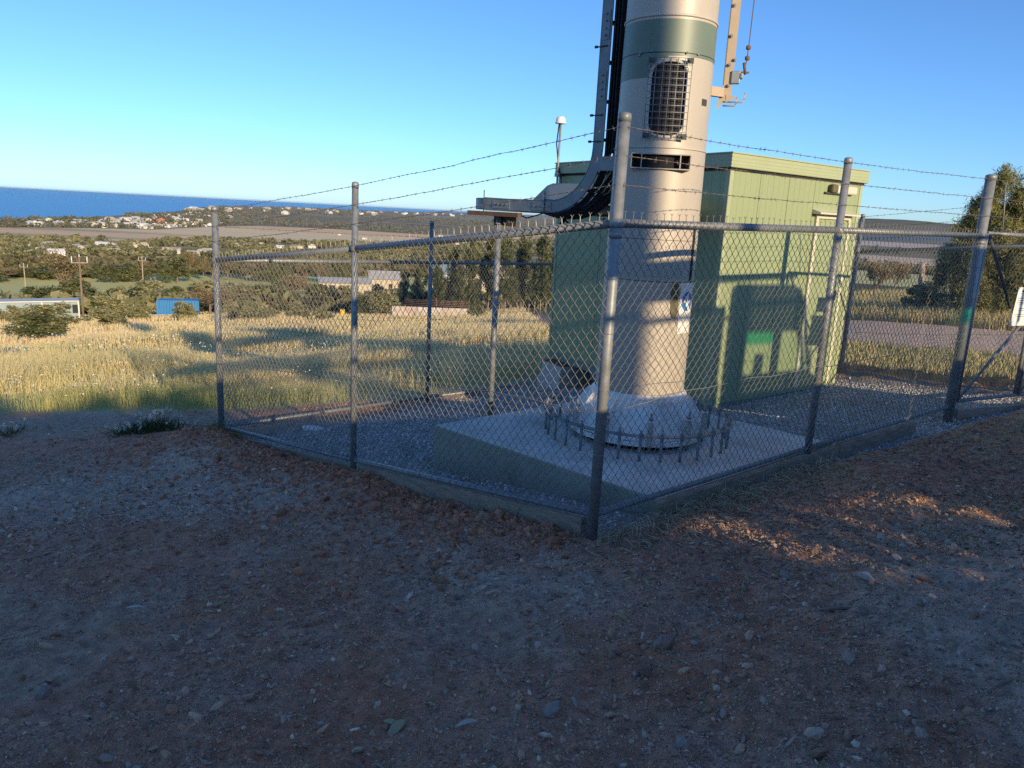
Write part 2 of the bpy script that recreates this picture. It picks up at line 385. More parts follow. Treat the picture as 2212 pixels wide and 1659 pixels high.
# ------------------------------------------------------------------ perimeter fence
def lerp3(A, B, t): return np.array(A)*(1-t)+np.array(B)*t
FT, FB = (*Fp, 1.724), (*Fp, -.076)
MT, MBt = (*Mp, 1.403), (*Mp, -.397)
LT, LB = (*Lp, 1.116), (*Lp, -.684)
PT, PB = (*Pp, 1.751), (*Pp, -.049)
RTp, RB = (*Rp, 1.770), (*Rp, -.030)
QT, QB = (*Qp, 1.029), (*Qp, -.884)
BT, BB = (*Bp, .86), (*Bp, -1.30)
KT, KB = (*Kp, 1.458), (*Kp, -.56)
DT, DB = (*Dp, 1.76), (*Dp, -.06)
G_IN = lambda x, y: plane(x, y)-.17
def chain_mesh(A, B, out, dens=1.0, rad=.0017, spikes=True, seed=0, sides=3):
    """A, B: (top, bottom) at both ends; returns mesh of diamond wires"""
    rg = np.random.RandomState(seed)
    At, Ab, Bt, Bb = (np.array(p) for p in (*A, *B)); Lh = np.hypot(*(Bt-At)[:2]); Wd, Hd = .070*dens, .080*dens
    N = int(Lh/(Wd/2)); Ht = np.mean([At[2]-Ab[2], Bt[2]-Bb[2]])+.03; J = int(Ht/(Hd/2))+1
    k = np.arange(N)[:, None]; j = np.arange(J)[None, :]
    right = ((j+k) % 2 == 1)
    t = (k+right)*(1.0/N)+0*j; v = j/(J-1)+0*k
    sway = (fbm(t*9+seed, v*4, 3)-.5)*.02+(rg.rand(N, J)-.5)*.003
    base = Ab+(Bb-Ab)*t[..., None]; top = At+(Bt-At)*t[..., None]; top = top+np.array([0, 0, .03])
    P = base+(top-base)*v[..., None]
    hd = np.append((Bt-At)[:2]/Lh, 0); nrm = np.array([out[0], out[1], 0.0])
    P = P+hd*(sway*np.sin(v*3.14))[..., None]+nrm*(.030+np.where(right, .0022, -.0022)+(fbm(t*6+3, v*3+seed, 3)-.5)*.03*np.sin(v*3.14))[..., None]
    up = np.array([0, 0, 1.0])
    offs = [nrm*math.cos(a)*rad+hd*math.sin(a)*rad for a in np.arange(sides)*2*math.pi/sides]
    V = np.stack([P+o for o in offs], 2).reshape(-1, 3)
    idx = (np.arange(N)[:, None, None]*J+np.arange(J-1)[None, :, None])*sides
    q = np.arange(sides)[None, None, :]; q2 = (q+1) % sides
    F4 = np.stack([idx+q, idx+q2, idx+sides+q2, idx+sides+q], -1).reshape(-1, 4)
    if spikes:
        js = J-1; pk = P[:, js]; r_ = rad*1.1
        for i in range(0, N-1, 2):
            p = pk[i] if right[i, js] else pk[i+1]
            h_ = .022+.012*rg.rand(); lean = hd*(rg.rand()-.5)*.012
            segs = [(p-up*.01, p+up*h_+lean), (p+up*h_+lean, p+up*(h_+.013)+lean+hd*.009+nrm*.004), (p+up*h_+lean, p+up*(h_+.013)+lean-hd*.009-nrm*.004)]
            for a, b in segs:
                n0 = len(V); vv = [a+o*1.2 for o in offs]+[b+o*.8 for o in offs]
                V = np.vstack([V, vv]); F4 = np.vstack([F4, [(n0+s, n0+(s+1) % sides, n0+sides+(s+1) % sides, n0+sides+s) for s in range(sides)]])
    return V, F4
def barbed(A, B, sag=.015, step=.105, seed=0, r=.0019):
    rg = np.random.RandomState(seed); A, B = np.array(A, float), np.array(B, float); Lh = np.linalg.norm(B-A); n = max(8, int(Lh/.05))
    m = MB(); t = np.linspace(0, 1, n+1); hd = (B-A)/Lh; sd = np.cross(hd, [0, 0, 1])
    C = A+(B-A)*t[:, None]-np.array([0, 0, 1])*(sag*4*t*(1-t))[:, None]+np.array([0, 0, 1])*((fbm(t*11+seed, t*0+seed, 2)-.5)*.012*np.sin(t*3.14))[:, None]
    ph = t*Lh/.045*math.pi
    for s in (0, math.pi):
        m.tube(C+np.outer(np.cos(ph+s), sd)*r+np.outer(np.sin(ph+s), [0, 0, 1])*r, r*.8, 4, False)
    for k in range(int(Lh/step)):
        q = (k+.5+.2*(rg.rand()-.5))*step/Lh; c = C[min(n, int(q*n))]
        for a in (0, 1):
            an = rg.rand()*3.14; dv = sd*math.cos(an)+np.array([0, 0, 1])*math.sin(an); w = hd*(.004*(a*2-1))
            m.tube([c-dv*.016+w-hd*.002, c+dv*.016+w+hd*.002], [.0010, .0010], 3, False)
        m.tube([c-hd*.008, c+hd*.008], .0036, 5)
    return m
fence = empty('security_fence', FB, 'galvanised chain link fence with three barbed wire strands round the tower and shelter', 'fence')
rails = [('top_rail', FT, MT, .026), ('top_rail', MT, LT, .025), ('top_rail', FT, PT, .026), ('top_rail', PT, RTp, .025), ('top_rail', LT, QT, .022), ('top_rail', QT, BT, .022), ('top_rail', BT, KT, .022), ('top_rail', KT, DT, .022),
         ('bottom_rail', FB, MBt, .021), ('bottom_rail', MBt, LB, .021), ('bottom_rail', FB, PB, .021), ('bottom_rail', PB, RB, .021), ('bottom_rail', LB, QB, .021), ('bottom_rail', QB, BB, .021), ('bottom_rail', BB, KB, .021), ('bottom_rail', KB, DB, .021)]
for nm, a, b, r in rails:
    a, b = np.array(a), np.array(b); d_ = (b-a)/np.linalg.norm(b-a); MB().tube([a+d_*.03, b-d_*.03], r, 12).build(nm, M['galv'], fence)
def post(name, xy, zb, zt, r, cap=True):
    m = MB(); m.tube([(*xy, zb), (*xy, zt-.05)], r, 18); m.lathe((*xy, zt-.05), [(r*1.07, 0), (r*1.08, .03), (r*1.0, .045), (r*.5, .052)], 18)
    return m.build(name, M['galv'], fence)
fposts = {'F': (Fp, -.35, 2.335, .034), 'M': (Mp, -.62, 1.93, .0265), 'L': (Lp, -.95, 1.66, .033), 'P': (Pp, -.28, 2.305, .030), 'R': (Rp, -.3, 2.375, .050),
          'Q': (Qp, -1.1, 1.59, .028), 'B': (Bp, -1.5, 1.45, .033), 'K': (Kp, -.75, 2.0, .032), 'D': (Dp, -.4, 2.37, .058)}
for k_, a in fposts.items():
    po = post('fence_post', *a)
    zr = {'F': 1.724, 'M': 1.403, 'L': 1.116, 'P': 1.751, 'R': 1.77, 'Q': 1.029, 'B': .86, 'K': 1.458, 'D': 1.76}[k_]
    r = a[3]; m = MB(); m.lathe((*a[0], zr-.022), [(r+.006, 0), (r+.010, .008), (r+.010, .036), (r+.006, .044)], 18)
    if k_ in 'FR': m.lathe((*a[0], zr-.085), [(r+.004, 0), (r+.006, .02), (r+.004, .04)], 18)
    m.build('rail_clamp', M['galv'], fence)
    for f in (.18, .36, .55, .78): MB().lathe((*a[0], zr-1.8*f), [(r+.0015, 0), (r+.0035, .003), (r+.0015, .006)], 14).build('tie_wire', M['wire'], fence)
spans = [('F', 'L', (FT, FB), (LT, LB), (-.687, -.727), 1), ('F', 'R', (FT, FB), (RTp, RB), (.645, -.764), 2), ('L', 'B', (LT, LB), (BT, BB), (-.81, .587), 3), ('B', 'D', (BT, BB), (DT, DB), (.81, .587), 4)]
for a, b, A_, B_, out, sd in spans:
    V, F4 = chain_mesh(A_, B_, out, 1.0, .0023 if sd < 3 else .0019, True, sd)
    link('chain_mesh', np_mesh('chain_mesh', V-np.array(wloc(fence)), F4, 4), M['wire'], fence)
    m = MB(); t = np.linspace(0, 1, 60)          # tension wire woven through the mesh
    C = np.array([lerp3(A_[1], B_[1], q)*.60+lerp3(A_[0], B_[0], q)*.40 for q in t]); o_ = np.array([*out, 0])
    C = C+o_*.036+np.array([0, 0, 1])*((fbm(t*14+sd, t*0, 3)-.5)*.05)[:, None]
    C[:, 2] += .05*np.exp(-((t-.0)/.10)**2)*(-1)
    m.tube(C, .0024, 5); m.build('tension_wire', M['wire'], fence)
bw = {'F': (.53, .375, .215), 'M': (.49, .345, .195), 'L': (.50, .345, .19), 'P': (.515, .355, .195), 'R': (.555, .375, .20), 'Q': (.5, .34, .18), 'B': (.5, .34, .18), 'K': (.5, .34, .18), 'D': (.555, .375, .20)}
zr = {'F': 1.724, 'M': 1.403, 'L': 1.116, 'P': 1.751, 'R': 1.77, 'Q': 1.029, 'B': .86, 'K': 1.458, 'D': 1.76}
sp_ = 0
for a, b in (('F', 'M'), ('M', 'L'), ('F', 'P'), ('P', 'R'), ('R', 'D'), ('L', 'Q'), ('Q', 'B'), ('B', 'K'), ('K', 'D')):
    for i in range(3):
        sp_ += 1; pa, pb = fposts[a][0], fposts[b][0]
        dd = np.array(pb)-np.array(pa); dd /= np.linalg.norm(dd); nn = np.array([dd[1], -dd[0]])
        if a in 'F' and b == 'M' or a == 'M': nn = -nn
        ra, rb = fposts[a][3]+.003, fposts[b][3]+.003
        barbed((pa[0]+nn[0]*ra, pa[1]+nn[1]*ra, zr[a]+bw[a][i]), (pb[0]+nn[0]*rb, pb[1]+nn[1]*rb, zr[b]+bw[b][i]), .006, seed=sp_).build('barbed_wire', M['barb'], fence)
# ------------------------------------------------------------------ double gate
def gate_leaf(P0, P1, z0, z1, brace, label, seed):
    P0, P1 = np.array(P0), np.array(P1); d_ = P1-P0; w = np.linalg.norm(d_); d_ /= w; o_ = np.array([d_[1], -d_[0]])
    g = empty('chain_link_gate', (P0[0], P0[1], z0), label, 'gate', 'double gate beside the compound')
    q = lambda s, z: (P0[0]+d_[0]*s, P0[1]+d_[1]*s, z)
    fr = MB()
    for a, b in ((q(0, z0), q(0, z1)), (q(w, z0), q(w, z1)), (q(0, z1), q(w, z1)), (q(0, z0), q(w, z0))): fr.tube([a, b], .021, 12)
    fr.build('gate_frame', M['galv'], g)
    b1 = MB(); b1.tube([q(.02, z0+.02), q(w-.02, z0+.92)], .017, 10) if brace else b1.tube([q(w-.02, z0+.02), q(.02, z0+.92)], .017, 10)
    b1.build('brace', M['galv'], g)
    b2 = MB(); b2.tube([q(.04, z1-.02) if brace else q(w-.04, z1-.02), q(w*.62, z0+1.0) if brace else q(w*.38, z0+1.0)], .017, 10); b2.build('brace', M['dark_steel'], g)
    V, F4 = chain_mesh((q(.02, z1), q(.02, z0)), (q(w-.02, z1), q(w-.02, z0)), o_, 1.0, .0017, True, seed)
    link('chain_mesh', np_mesh('chain_mesh', V-np.array([P0[0], P0[1], z0]), F4, 4), M['wire'], g)
    for s in (.25, .8):                              # droppers that carry the wire above the gate
        MB().tube([q(w*s, z1), q(w*s+(.10 if s < .5 else .14)*(-1 if s < .5 else 1), z1+.50)], .007, 6).build('wire_dropper', M['galv'], g)
    return g
gd = np.array(Dp)-np.array(Rp); gl = np.linalg.norm(gd); gd /= gl
Rg = np.array(Rp)+gd*.10; Mg = np.array(Rp)+gd*1.17; Dg = np.array(Dp)-gd*.10
gate1 = gate_leaf(Rg, Mg, .02, 1.80, True, 'chain link gate leaf hung on the thick post with a white notice tied to it', 11)
gate2 = gate_leaf(Dg, Mg+gd*.06, .02, 1.80, False, 'second chain link gate leaf past the padlocked latch, cut by the photo edge', 12)
m = MB(); c = np.array([*(Mg+gd*.03), .80]); m.tube([c+[-.05, -.04, .02], c+[.06, -.03, 0], c+[.05, -.03, -.06], c+[0, -.05, -.03]], .010, 6)
m.box(c+[.02, -.05, -.05], (.028, 0, 0), (0, .014, 0), (0, 0, .035), .006); m.build('gate_latch', M['dark_steel'], gate1)
go = np.array([gd[1], -gd[0]])
# notices on the gate
def board(name, cxy, z0, z1, w, tilt, label, cat, m_):
    e = empty(name, (cxy[0], cxy[1], z0), label, cat)
    a = np.array([gd[0], gd[1], 0])*w/2; n_ = np.array([go[0], go[1], 0]); h = np.array([gd[0]*tilt, gd[1]*tilt, 1.0])*(z1-z0)/2
    c = np.array([cxy[0], cxy[1], (z0+z1)/2]); MB().box(c, a, n_*.003, h).build('plate', m_, e)
    return e, c+n_*.0045, a, n_, h
sc = Mg-gd*.27+go*.045
e, c, a, n_, h = board('warning_notice', sc, .83, 1.25, .30, .10, 'white printed notice tied to the gate mesh beside the latch', 'sign', M['paper'])
m = MB(); rg = random.Random(3)
for v, w0, hh in ((.80, .52, .050), (.68, .60, .012), (.44, .82, .016), (.32, .78, .014), (.23, .86, .014), (.14, .80, .014), (-.10, .40, .014), (-.20, .50, .012), (-.42, .76, .012), (-.52, .62, .012)):
    x = -w0
    while x < w0:                                    # rows of small unreadable print
        l = min(rg.uniform(.05, .16), w0-x); m.box(c+a*(x+l/2)+h*v, a*l/2, n_*.0006, h*hh); x += l+.035
m.build('printed_lines', M['ink'], e)
sc2 = Mg-gd*.22+go*.045
e, c, a, n_, h = board('site_tag', sc2, 1.30, 1.50, .22, .10, 'small white and teal tag on the gate above the printed notice', 'sign', M['paper'])
MB().prism([c+a*-.95+h*.1, c+a*.95+h*-.2, c+a*.95+h*.95, c+a*-.2+h*.95], n_*.0012).build('teal_print', M['teal'], e)
# ------------------------------------------------------------------ timber edging under the fence
def sleeper(A, B, z_off, h, th, out, label, name='timber_sleeper', grp='timber edging under the fence'):
    A, B, o_ = np.array(A, float), np.array(B, float), np.array([*out, 0.0])
    m = MB(); c = (A+B)/2+np.array([0, 0, z_off-h/2])+o_*.0; L_ = (B-A)/2; m.box(c, L_, o_*th/2, (0, 0, h/2), .006)
    return m.build(name, M['timber'], None, label, 'timber edging', grp)
uFL = np.array([-.727, .687, 0]); uFR = np.array([.764, .645, 0])
fb = np.array(FB); mbn = np.array(MBt)
dzl = (MBt[2]-FB[2])/2.59; dzr = (PB[2]-FB[2])/2.58
sl = lambda s, u, dz: np.array(FB)+u*s+np.array([0, 0, dz*s])
sleeper(sl(.075, uFL, dzl), sl(2.52, uFL, dzl), -.035, .23, .05, (-.687, -.727), 'pale timber board under the fence left of the corner post')
sleeper(sl(2.60, uFL, dzl), sl(4.95, uFL, dzl), -.045, .18, .05, (-.687, -.727), 'timber board half buried by red soil near the far left post')
sleeper(sl(.62, uFR, dzr), sl(3.05, uFR, dzr), -.05, .20, .055, (.645, -.764), 'weathered timber board under the fence right of the corner post')
sleeper(sl(3.07, uFR, .012), sl(4.6, uFR, .006), -.04, .18, .055, (.645, -.764), 'timber board sinking into litter towards the gate post')
sleeper(np.array(RB)+uFR*.1+[.02, -.02, .0], np.array(DB)+[0, 0, -.02], -.045, .10, .05, (.645, -.764), 'pale timber strip on the ground below the gate')
# ------------------------------------------------------------------ concrete pad
PL, PN, PR = np.array([-.684, 6.709]), np.array([1.072, 5.10]), np.array([2.965, 6.80]); PBk = PL+PR-PN
pad = empty('concrete_pad', (PL[0], PL[1], -.6), 'square concrete footing slab under the tower with a stained grey edge', 'concrete slab')
PADZ = -.15
def shrink(k): 
    c = (PL+PR)/2; return [c+(p-c)*(1-k) for p in (PL, PN, PR, PBk)]
q = shrink(0); q2 = shrink(.008)
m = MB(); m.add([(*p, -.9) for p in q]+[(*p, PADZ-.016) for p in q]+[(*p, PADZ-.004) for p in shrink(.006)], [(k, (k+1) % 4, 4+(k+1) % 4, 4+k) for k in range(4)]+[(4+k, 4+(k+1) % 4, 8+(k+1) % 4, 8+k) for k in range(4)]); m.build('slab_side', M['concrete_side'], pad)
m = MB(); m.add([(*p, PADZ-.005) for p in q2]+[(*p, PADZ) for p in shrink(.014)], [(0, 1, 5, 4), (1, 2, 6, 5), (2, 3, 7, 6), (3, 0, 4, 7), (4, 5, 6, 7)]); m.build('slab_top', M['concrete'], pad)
# ------------------------------------------------------------------ tower
TC = np.array([1.14, 6.755]); toCam = -TC/np.linalg.norm(TC); rightv = np.array([-toCam[1], toCam[0]])    # rightv: to the right as seen from the camera
A0 = math.atan2(toCam[1], toCam[0])
def tr(z): return .396-.0088*z
tower = empty('monopole_tower', (TC[0], TC[1], PADZ), 'beige steel monopole tower with a dark green band and an oval grilled opening', 'tower')
def tpt(ang, z, dr=0.0):
    """ang: degrees to the right of the camera-facing line"""
    a = A0+R(ang); r = tr(z)+dr; return np.array([TC[0]+r*math.cos(a), TC[1]+r*math.sin(a), z])
HZ, HA, HW, HH = 2.685, 3.5, .148, .285               # oval opening: centre height, angle, half width, half height
SZ, SA, SW, SH = 2.212, 2.0, .235, .052               # slot
def in_oval(ang, z, k=1.0):
    s = R(ang-HA)*tr(z); t = z-HZ; hw, hh = HW*k, HH*k
    rr = hw*.93; u = abs(s)/hw; v = max(0, abs(t)-(hh-rr))/rr
    return u**2.6+v**2.6 < 1
def in_slot(ang, z): return abs(R(ang-SA)*tr(z)) < SW and abs(z-SZ) < SH
zs = sorted(set([round(v, 4) for v in list(np.arange(.30, 2.1, .1))+list(np.arange(2.1, 3.05, .012))+list(np.arange(3.05, 7.6, .15))]+[2.16, 2.264]))
na = 360; V = [tpt(k, z) for z in zs for k in range(na)]; Fs = []
for i in range(len(zs)-1):
    zc = (zs[i]+zs[i+1])/2
    for k in range(na):
        an = (k+.5+180) % 360-180
        if 2.1 < zc < 3.05 and abs(an) < 60 and (in_oval(an, zc) or in_slot(an, zc)): continue
        Fs.append((i*na+k, i*na+(k+1) % na, (i+1)*na+(k+1) % na, (i+1)*na+k))
MB().add(V, Fs, True).build('shaft', M['tower'], tower)
# near-black tube inside, colour standing in for the unlit hollow, steel edge of the two openings
MB().lathe((TC[0], TC[1], 0), [(tr(z)-.012, z) for z in (1.9, 3.4)], 64, True, cap=True).build('unlit_hollow', M['inside'], tower)
pts = []
for k in range(73):
    th = 2*math.pi*k/72; lo, hi = 0, .6
    for _ in range(24):
        md = (lo+hi)/2; an = HA+math.degrees(md*math.sin(th)/tr(HZ)); z = HZ+md*math.cos(th)
        if in_oval(an, z): lo = md
        else: hi = md
    pts.append(tpt(HA+math.degrees(lo*math.sin(th)/tr(HZ)), HZ+lo*math.cos(th), .003))
MB().tube(pts, .013, 8, False).build('opening_rim', M['tower_rim'], tower)
pi_ = [p+np.array([-toCam[0], -toCam[1], 0])*.06 for p in pts]
m = MB(); n_ = len(pts); m.add(pts+pi_, [(k, k+1, n_+k+1, n_+k) for k in range(n_-1)], True); m.build('opening_liner', M['tower'], tower)
# wire grille bolted over the opening
gc = tpt(HA, HZ, .022); ca = A0+R(HA); gn = np.array([math.cos(ca), math.sin(ca), 0]); gr = np.array([-math.sin(ca), math.cos(ca), 0]); gu = np.array([0, 0, 1.0])
m = MB(); gw, gh = .165, .30
for k in range(7): s = -gw+2*gw*k/6; m.tube([gc+gr*s-gu*gh, gc+gr*s+gu*gh], .0032, 6)
for k in range(13): t = -gh+2*gh*k/12; m.tube([gc-gr*gw+gu*t+gn*.005, gc+gr*gw+gu*t+gn*.005], .0032, 6)
m.build('opening_grille', M['galv'], tower)
for sx in (-1, 1):
    for sy in (-1, 1):
        c = gc+gr*sx*(gw-.018)+gu*sy*(gh-.018); m = MB(); m.box(c+gn*.003, gr*.026, gn*.004, gu*.022, .003); m.tube([c+gn*.005, c+gn*.02], .012, 8); m.tube([c-gn*.09, c+gn*.004], .008, 6); m.build('grille_bolt', M['dark_steel'], tower)
m = MB(); m.tube([gc+gr*.06+gu*.26-gn*.07, gc+gr*.075+gu*.1-gn*.09, gc+gr*.05-gu*.06-gn*.08, gc-gr*.01-gu*.16-gn*.1, gc-gr*.06-gu*.26-gn*.13], .007, 7); m.build('loose_cable', M['ladder'], tower)
# slot hood
def curved(a0, a1, z0, z1, dr, n=24, th=.004):
    m = MB(); A = np.linspace(a0, a1, n); V = []
    for a in A: V += [tpt(a, z0, dr), tpt(a, z1, dr), tpt(a, z1, dr+th), tpt(a, z0, dr+th)]
    Fs = [(4*i+k, 4*i+(k+1) % 4, 4*i+4+(k+1) % 4, 4*i+4+k) for i in range(n-1) for k in range(4)]+[(0, 1, 2, 3), (4*n-4, 4*n-3, 4*n-2, 4*n-1)]
    return m.add(V, Fs, False)
deg = lambda w, z: math.degrees(w/tr(z))
sw = deg(SW, SZ); c0 = tpt(SA, SZ, .012); cs = A0+R(SA); sn = np.array([math.cos(cs), math.sin(cs), 0]); sr_ = np.array([-math.sin(cs), math.cos(cs), 0])
m = MB(); hw = .232
front = c0+sn*.012
for zz, dep in ((SH+.004, .12), (-SH-.004, .13)): m.box(front+gu*zz-sn*dep/2, sr_*hw, sn*dep/2, gu*.004)
for sx in (-1, 1): m.box(front+sr_*sx*hw-sn*.06, sr_*.004, sn*.06, gu*SH)
for sx in (-.66, .66): m.box(front+sr_*sx*hw-sn*.03, sr_*.004, sn*.03, gu*SH)
m.build('slot_hood', M['tower'], tower)
MB().box(front-sn*.10, sr_*(hw-.01), sn*.003, gu*(SH-.002)).build('slot_back', M['inside'], tower)  # near-black back, the slot's inner shade put into the colour
# bands, weld rings and seams
def ringband(z0, z1, dr, th, name, mm, a0=-180, a1=180):
    n = 121; A = np.linspace(a0, a1, n); Z = np.linspace(z0, z1, 9 if z1-z0 > .1 else 2); V = [tpt(a, z, dr) for z in Z for a in A]
    Fs = []
    for j in range(len(Z)-1):
        for i in range(n-1):
            if name == 'green_band' and in_oval((A[i]+A[i+1])/2, (Z[j]+Z[j+1])/2, 1.16): continue
            Fs.append((j*n+i, j*n+i+1, (j+1)*n+i+1, (j+1)*n+i))
    return MB().add(V, Fs, True).build(name, mm, tower)
def dense_band():
    n = 361; A = np.linspace(-180, 180, n); Z = np.arange(2.845, 3.276, .0107); V = [tpt(a, z, .0018) for z in Z for a in A]
    Fs = [(j*n+i, j*n+i+1, (j+1)*n+i+1, (j+1)*n+i) for j in range(len(Z)-1) for i in range(n-1) if not in_oval((A[i]+A[i+1])/2, (Z[j]+Z[j+1])/2, 1.09)
          and not ((A[i] > -1 and A[i] < 180) and Z[j] < 3.0 and Z[j] < 2.845+.16)]
    MB().add(V, Fs, True).build('green_band', M['tower_green'], tower)
dense_band()
def hoop(z, r_, name='weld_ring', mm='tower_rim', n=96):
    MB().tube([tpt(360*k/n, z, .001) for k in range(n+1)], r_, 6, False).build(name, M[mm], tower)
hoop(3.302, .011); hoop(2.322, .009); hoop(3.03, .004, 'seam_ring', 'dark_steel'); hoop(1.60, .0022, 'seam_ring', 'dark_steel'); hoop(1.262, .0028, 'seam_ring', 'dark_steel'); 
for an, z in ((-38, 3.015), (-36, 3.03), (-20, 3.04), (22, 3.03), (38, 3.03)):
    p = tpt(an, z, .004); m = MB(); m.tube([p, p+np.array([toCam[0], toCam[1], 0])*.016], .009, 7); m.build('band_bolt', M['galv'], tower)
p0 = tpt(57, 1.30); m = MB(); curved(60, 66, .95, 1.72, -.001, 5, .006).build('door_gap', M['inside'], tower)
curved(52, 63, 2.665, 2.715, .001, 8, .003).build('label_plate', M['dark_steel'], tower)
# sign wrapped on the right flank: white plate, blue disc, white figure; olive patch beside it
curved(44, 72, .83, 1.255, .0025, 14, .003).build('sign_plate', M['paper'], tower)
def disc(a_c, z_c, r_, dr, name, mm, n=28, ky=1.0):
    V = [tpt(a_c, z_c, dr)]+[tpt(a_c+math.degrees(r_*math.cos(t)/tr(z_c)), z_c+ky*r_*math.sin(t), dr) for t in np.linspace(0, 2*math.pi, n, endpoint=False)]
    MB().add(V, [(0, 1+i, 1+(i+1) % n) for i in range(n)], True).build(name, mm, tower)
disc(60, 1.10, .082, .0075, 'blue_disc', M['blue']); disc(59, 1.135, .022, .0095, 'figure_head', M['paper'], 16); disc(59.5, 1.080, .026, .0095, 'figure_body', M['paper'], 16, 1.2); disc(62, 1.045, .014, .0097, 'figure_leg', M['paper'], 12, 1.6)
V = []; 
pol = [(30, 1.25), (41, 1.255), (42.5, 1.08), (41.5, .99), (38, .955), (34, .965), (31.5, 1.0), (30, 1.1)]
MB().add([tpt(a, z, .003) for a, z in pol], [tuple(range(len(pol)))]).build('olive_patch', M['olive'], tower)
# white flared base with stiffener sleeves and a black ring in the gap under it
def oct_ring(prof, n, a0): return prof
m = MB(); m.lathe((TC[0], TC[1], PADZ), [(.575, .085), (.425, .415)], 10, False, A0+R(12), False); m.build('base_skirt', M['white_base'], tower)
MB().lathe((TC[0], TC[1], PADZ), [(.43, .36), (.432, .40), (.420, .425), (tr(.3)+.004, .45)], 56, True, 0, False).build('weld_collar', M['white_base'], tower)
for k in range(10):
    an = A0+R(12+36*k); dr_ = np.array([math.cos(an), math.sin(an), 0]); tn = np.array([-dr_[1], dr_[0], 0]); c = np.array([TC[0], TC[1], PADZ])
    m = MB(); m.prism([c+dr_*.60+gu*.09+tn*.006, c+dr_*.60+gu*.20+tn*.006, c+dr_*.46+gu*.40+tn*.006, c+dr_*.40+gu*.40+tn*.006, c+dr_*.40+gu*.09+tn*.006], -tn*.012); m.build('gusset_plate', M['white_base'], tower)
m = MB(); m.lathe((TC[0], TC[1], PADZ), [(.60, .055), (.60, .088), (.57, .088)], 40, False, 0, False); m.lathe((TC[0], TC[1], PADZ), [(.30, .055), (.60, .055)], 40, False, 0, False); m.build('base_flange', M['white_base'], tower)
MB().lathe((TC[0], TC[1], PADZ), [(.50, .002), (.50, .056)], 40).build('black_ring', M['black'], tower)
for k in range(10):
    an = A0+R(12+36*k); c = np.array([TC[0]+.595*math.cos(an), TC[1]+.595*math.sin(an), PADZ])
    m = MB(); m.lathe(c, [(.025, .06), (.025, .27), (.032, .27), (.032, .282)], 14); m.build('stiffener_sleeve', M['white_base'], tower)
    m = MB(); m.lathe(c, [(.010, .005), (.010, .345)], 8); m.lathe(c, [(.021, .282), (.021, .303)], 6, False); m.build('hold_down_bolt', M['galv'], tower)
# ------------------------------------------------------------------ ring of spare anchor bolts round the base
ring = empty('anchor_bolt_ring', (TC[0], TC[1], PADZ), 'ring of galvanised anchor bolts with a flat steel hoop around the tower base', 'anchor bolts')
RR = .815; n = 72
m = MB(); V = []
for k in range(n):
    a = 2*math.pi*k/n; V += [(TC[0]+r_*math.cos(a), TC[1]+r_*math.sin(a), PADZ+z) for r_, z in ((RR-.032, .205), (RR+.032, .205), (RR+.032, .213), (RR-.032, .213))]
m.add(V, [(4*i+k, 4*i+(k+1) % 4, 4*((i+1) % n)+(k+1) % 4, 4*((i+1) % n)+k) for i in range(n) for k in range(4)]); m.build('hoop', M['ladder'], ring)
rg = random.Random(8)
for k in range(30):
    a = A0+2*math.pi*(k+.3)/30; c = np.array([TC[0]+RR*math.cos(a), TC[1]+RR*math.sin(a), PADZ])
    m = MB(); m.lathe(c, [(.0125, -.02), (.0125, .20)], 10); m.lathe(c, [(.009, .2), (.009, .25+.03*rg.random())], 8); m.lathe(c, [(.019, .214), (.019, .232)], 6, False, rg.random()); m.lathe(c, [(.018, .188), (.018, .204)], 6, False, rg.random())
    m.build('anchor_bolt', M['galv'], ring)
# ------------------------------------------------------------------ climbing rail and fall-arrest wire on the tower's right side
cr = empty('climbing_rail', (1.6, 6.7, 2.7), 'tan steel angle rail with a fall arrest wire standing off the tower', 'climbing rail')
M['tan_steel'] = mat('tan_galvanised', (.42, .34, .24), .55, .2, .12, 6)
rb = at(1563, 205, 6.72); rt_ = at(1563, -640, 6.72); rx = rb[0]
rv = np.array([rightv[0], rightv[1], 0]); tv = np.array([toCam[0], toCam[1], 0])
b0 = np.array([rb[0], rb[1], 2.665]); 
ZT = 5.2
m = MB(); m.prism([b0-rv*.055+tv*.004+gu*.0, b0+rv*.062+gu*.135, b0+rv*.062+gu*(ZT-2.665), b0-rv*.012+gu*(ZT-2.665), b0-rv*.012+gu*.20], -tv*.006)
m.box(b0-rv*.009-tv*.03+gu*((ZT-2.665)/2+.1), rv*.003, tv*.03, gu*((ZT-2.665)/2-.1)); m.build('angle_rail', M['tan_steel'], cr)
m = MB(); a_ = np.array([*tpt(86, 2.805)]); m.box((a_+b0+gu*.14-rv*.0)/2+tv*.012, (b0-a_)*np.array([1, 1, 0])/2+rv*.0, tv*.004, gu*.036); m.box((a_+b0)/2*[1, 1, 0]+gu*2.773-tv*.02+tv*.012, (b0-a_)*np.array([1, 1, 0])/2, tv*.03, gu*.004)
m.build('standoff_arm', M['tan_steel'], cr)
for k, (z, s) in enumerate(((2.795, -.085), (3.02, .02), (3.06, .06), (3.24, .012), (3.47, .012), (3.72, .012), (2.86, .03))):
    c = np.array([b0[0], b0[1], z])+rv*(s if s > 0 else s); m = MB(); m.tube([c-tv*.004, c+tv*.014], .015, 8); m.tube([c+tv*.012, c+tv*.028], .008, 6); m.build('rail_bolt', M['galv'], cr)
c = np.array([b0[0], b0[1], 2.925])+rv*.065
m = MB(); m.box(c+rv*.015, rv*.035, tv*.02, gu*.05, .006); m.box(c+rv*.06+gu*.012, rv*.012, tv*.028, gu*.022, .005); m.build('tension_clamp', M['ladder'], cr)
cw = np.array([b0[0], b0[1], 0])+rv*.155
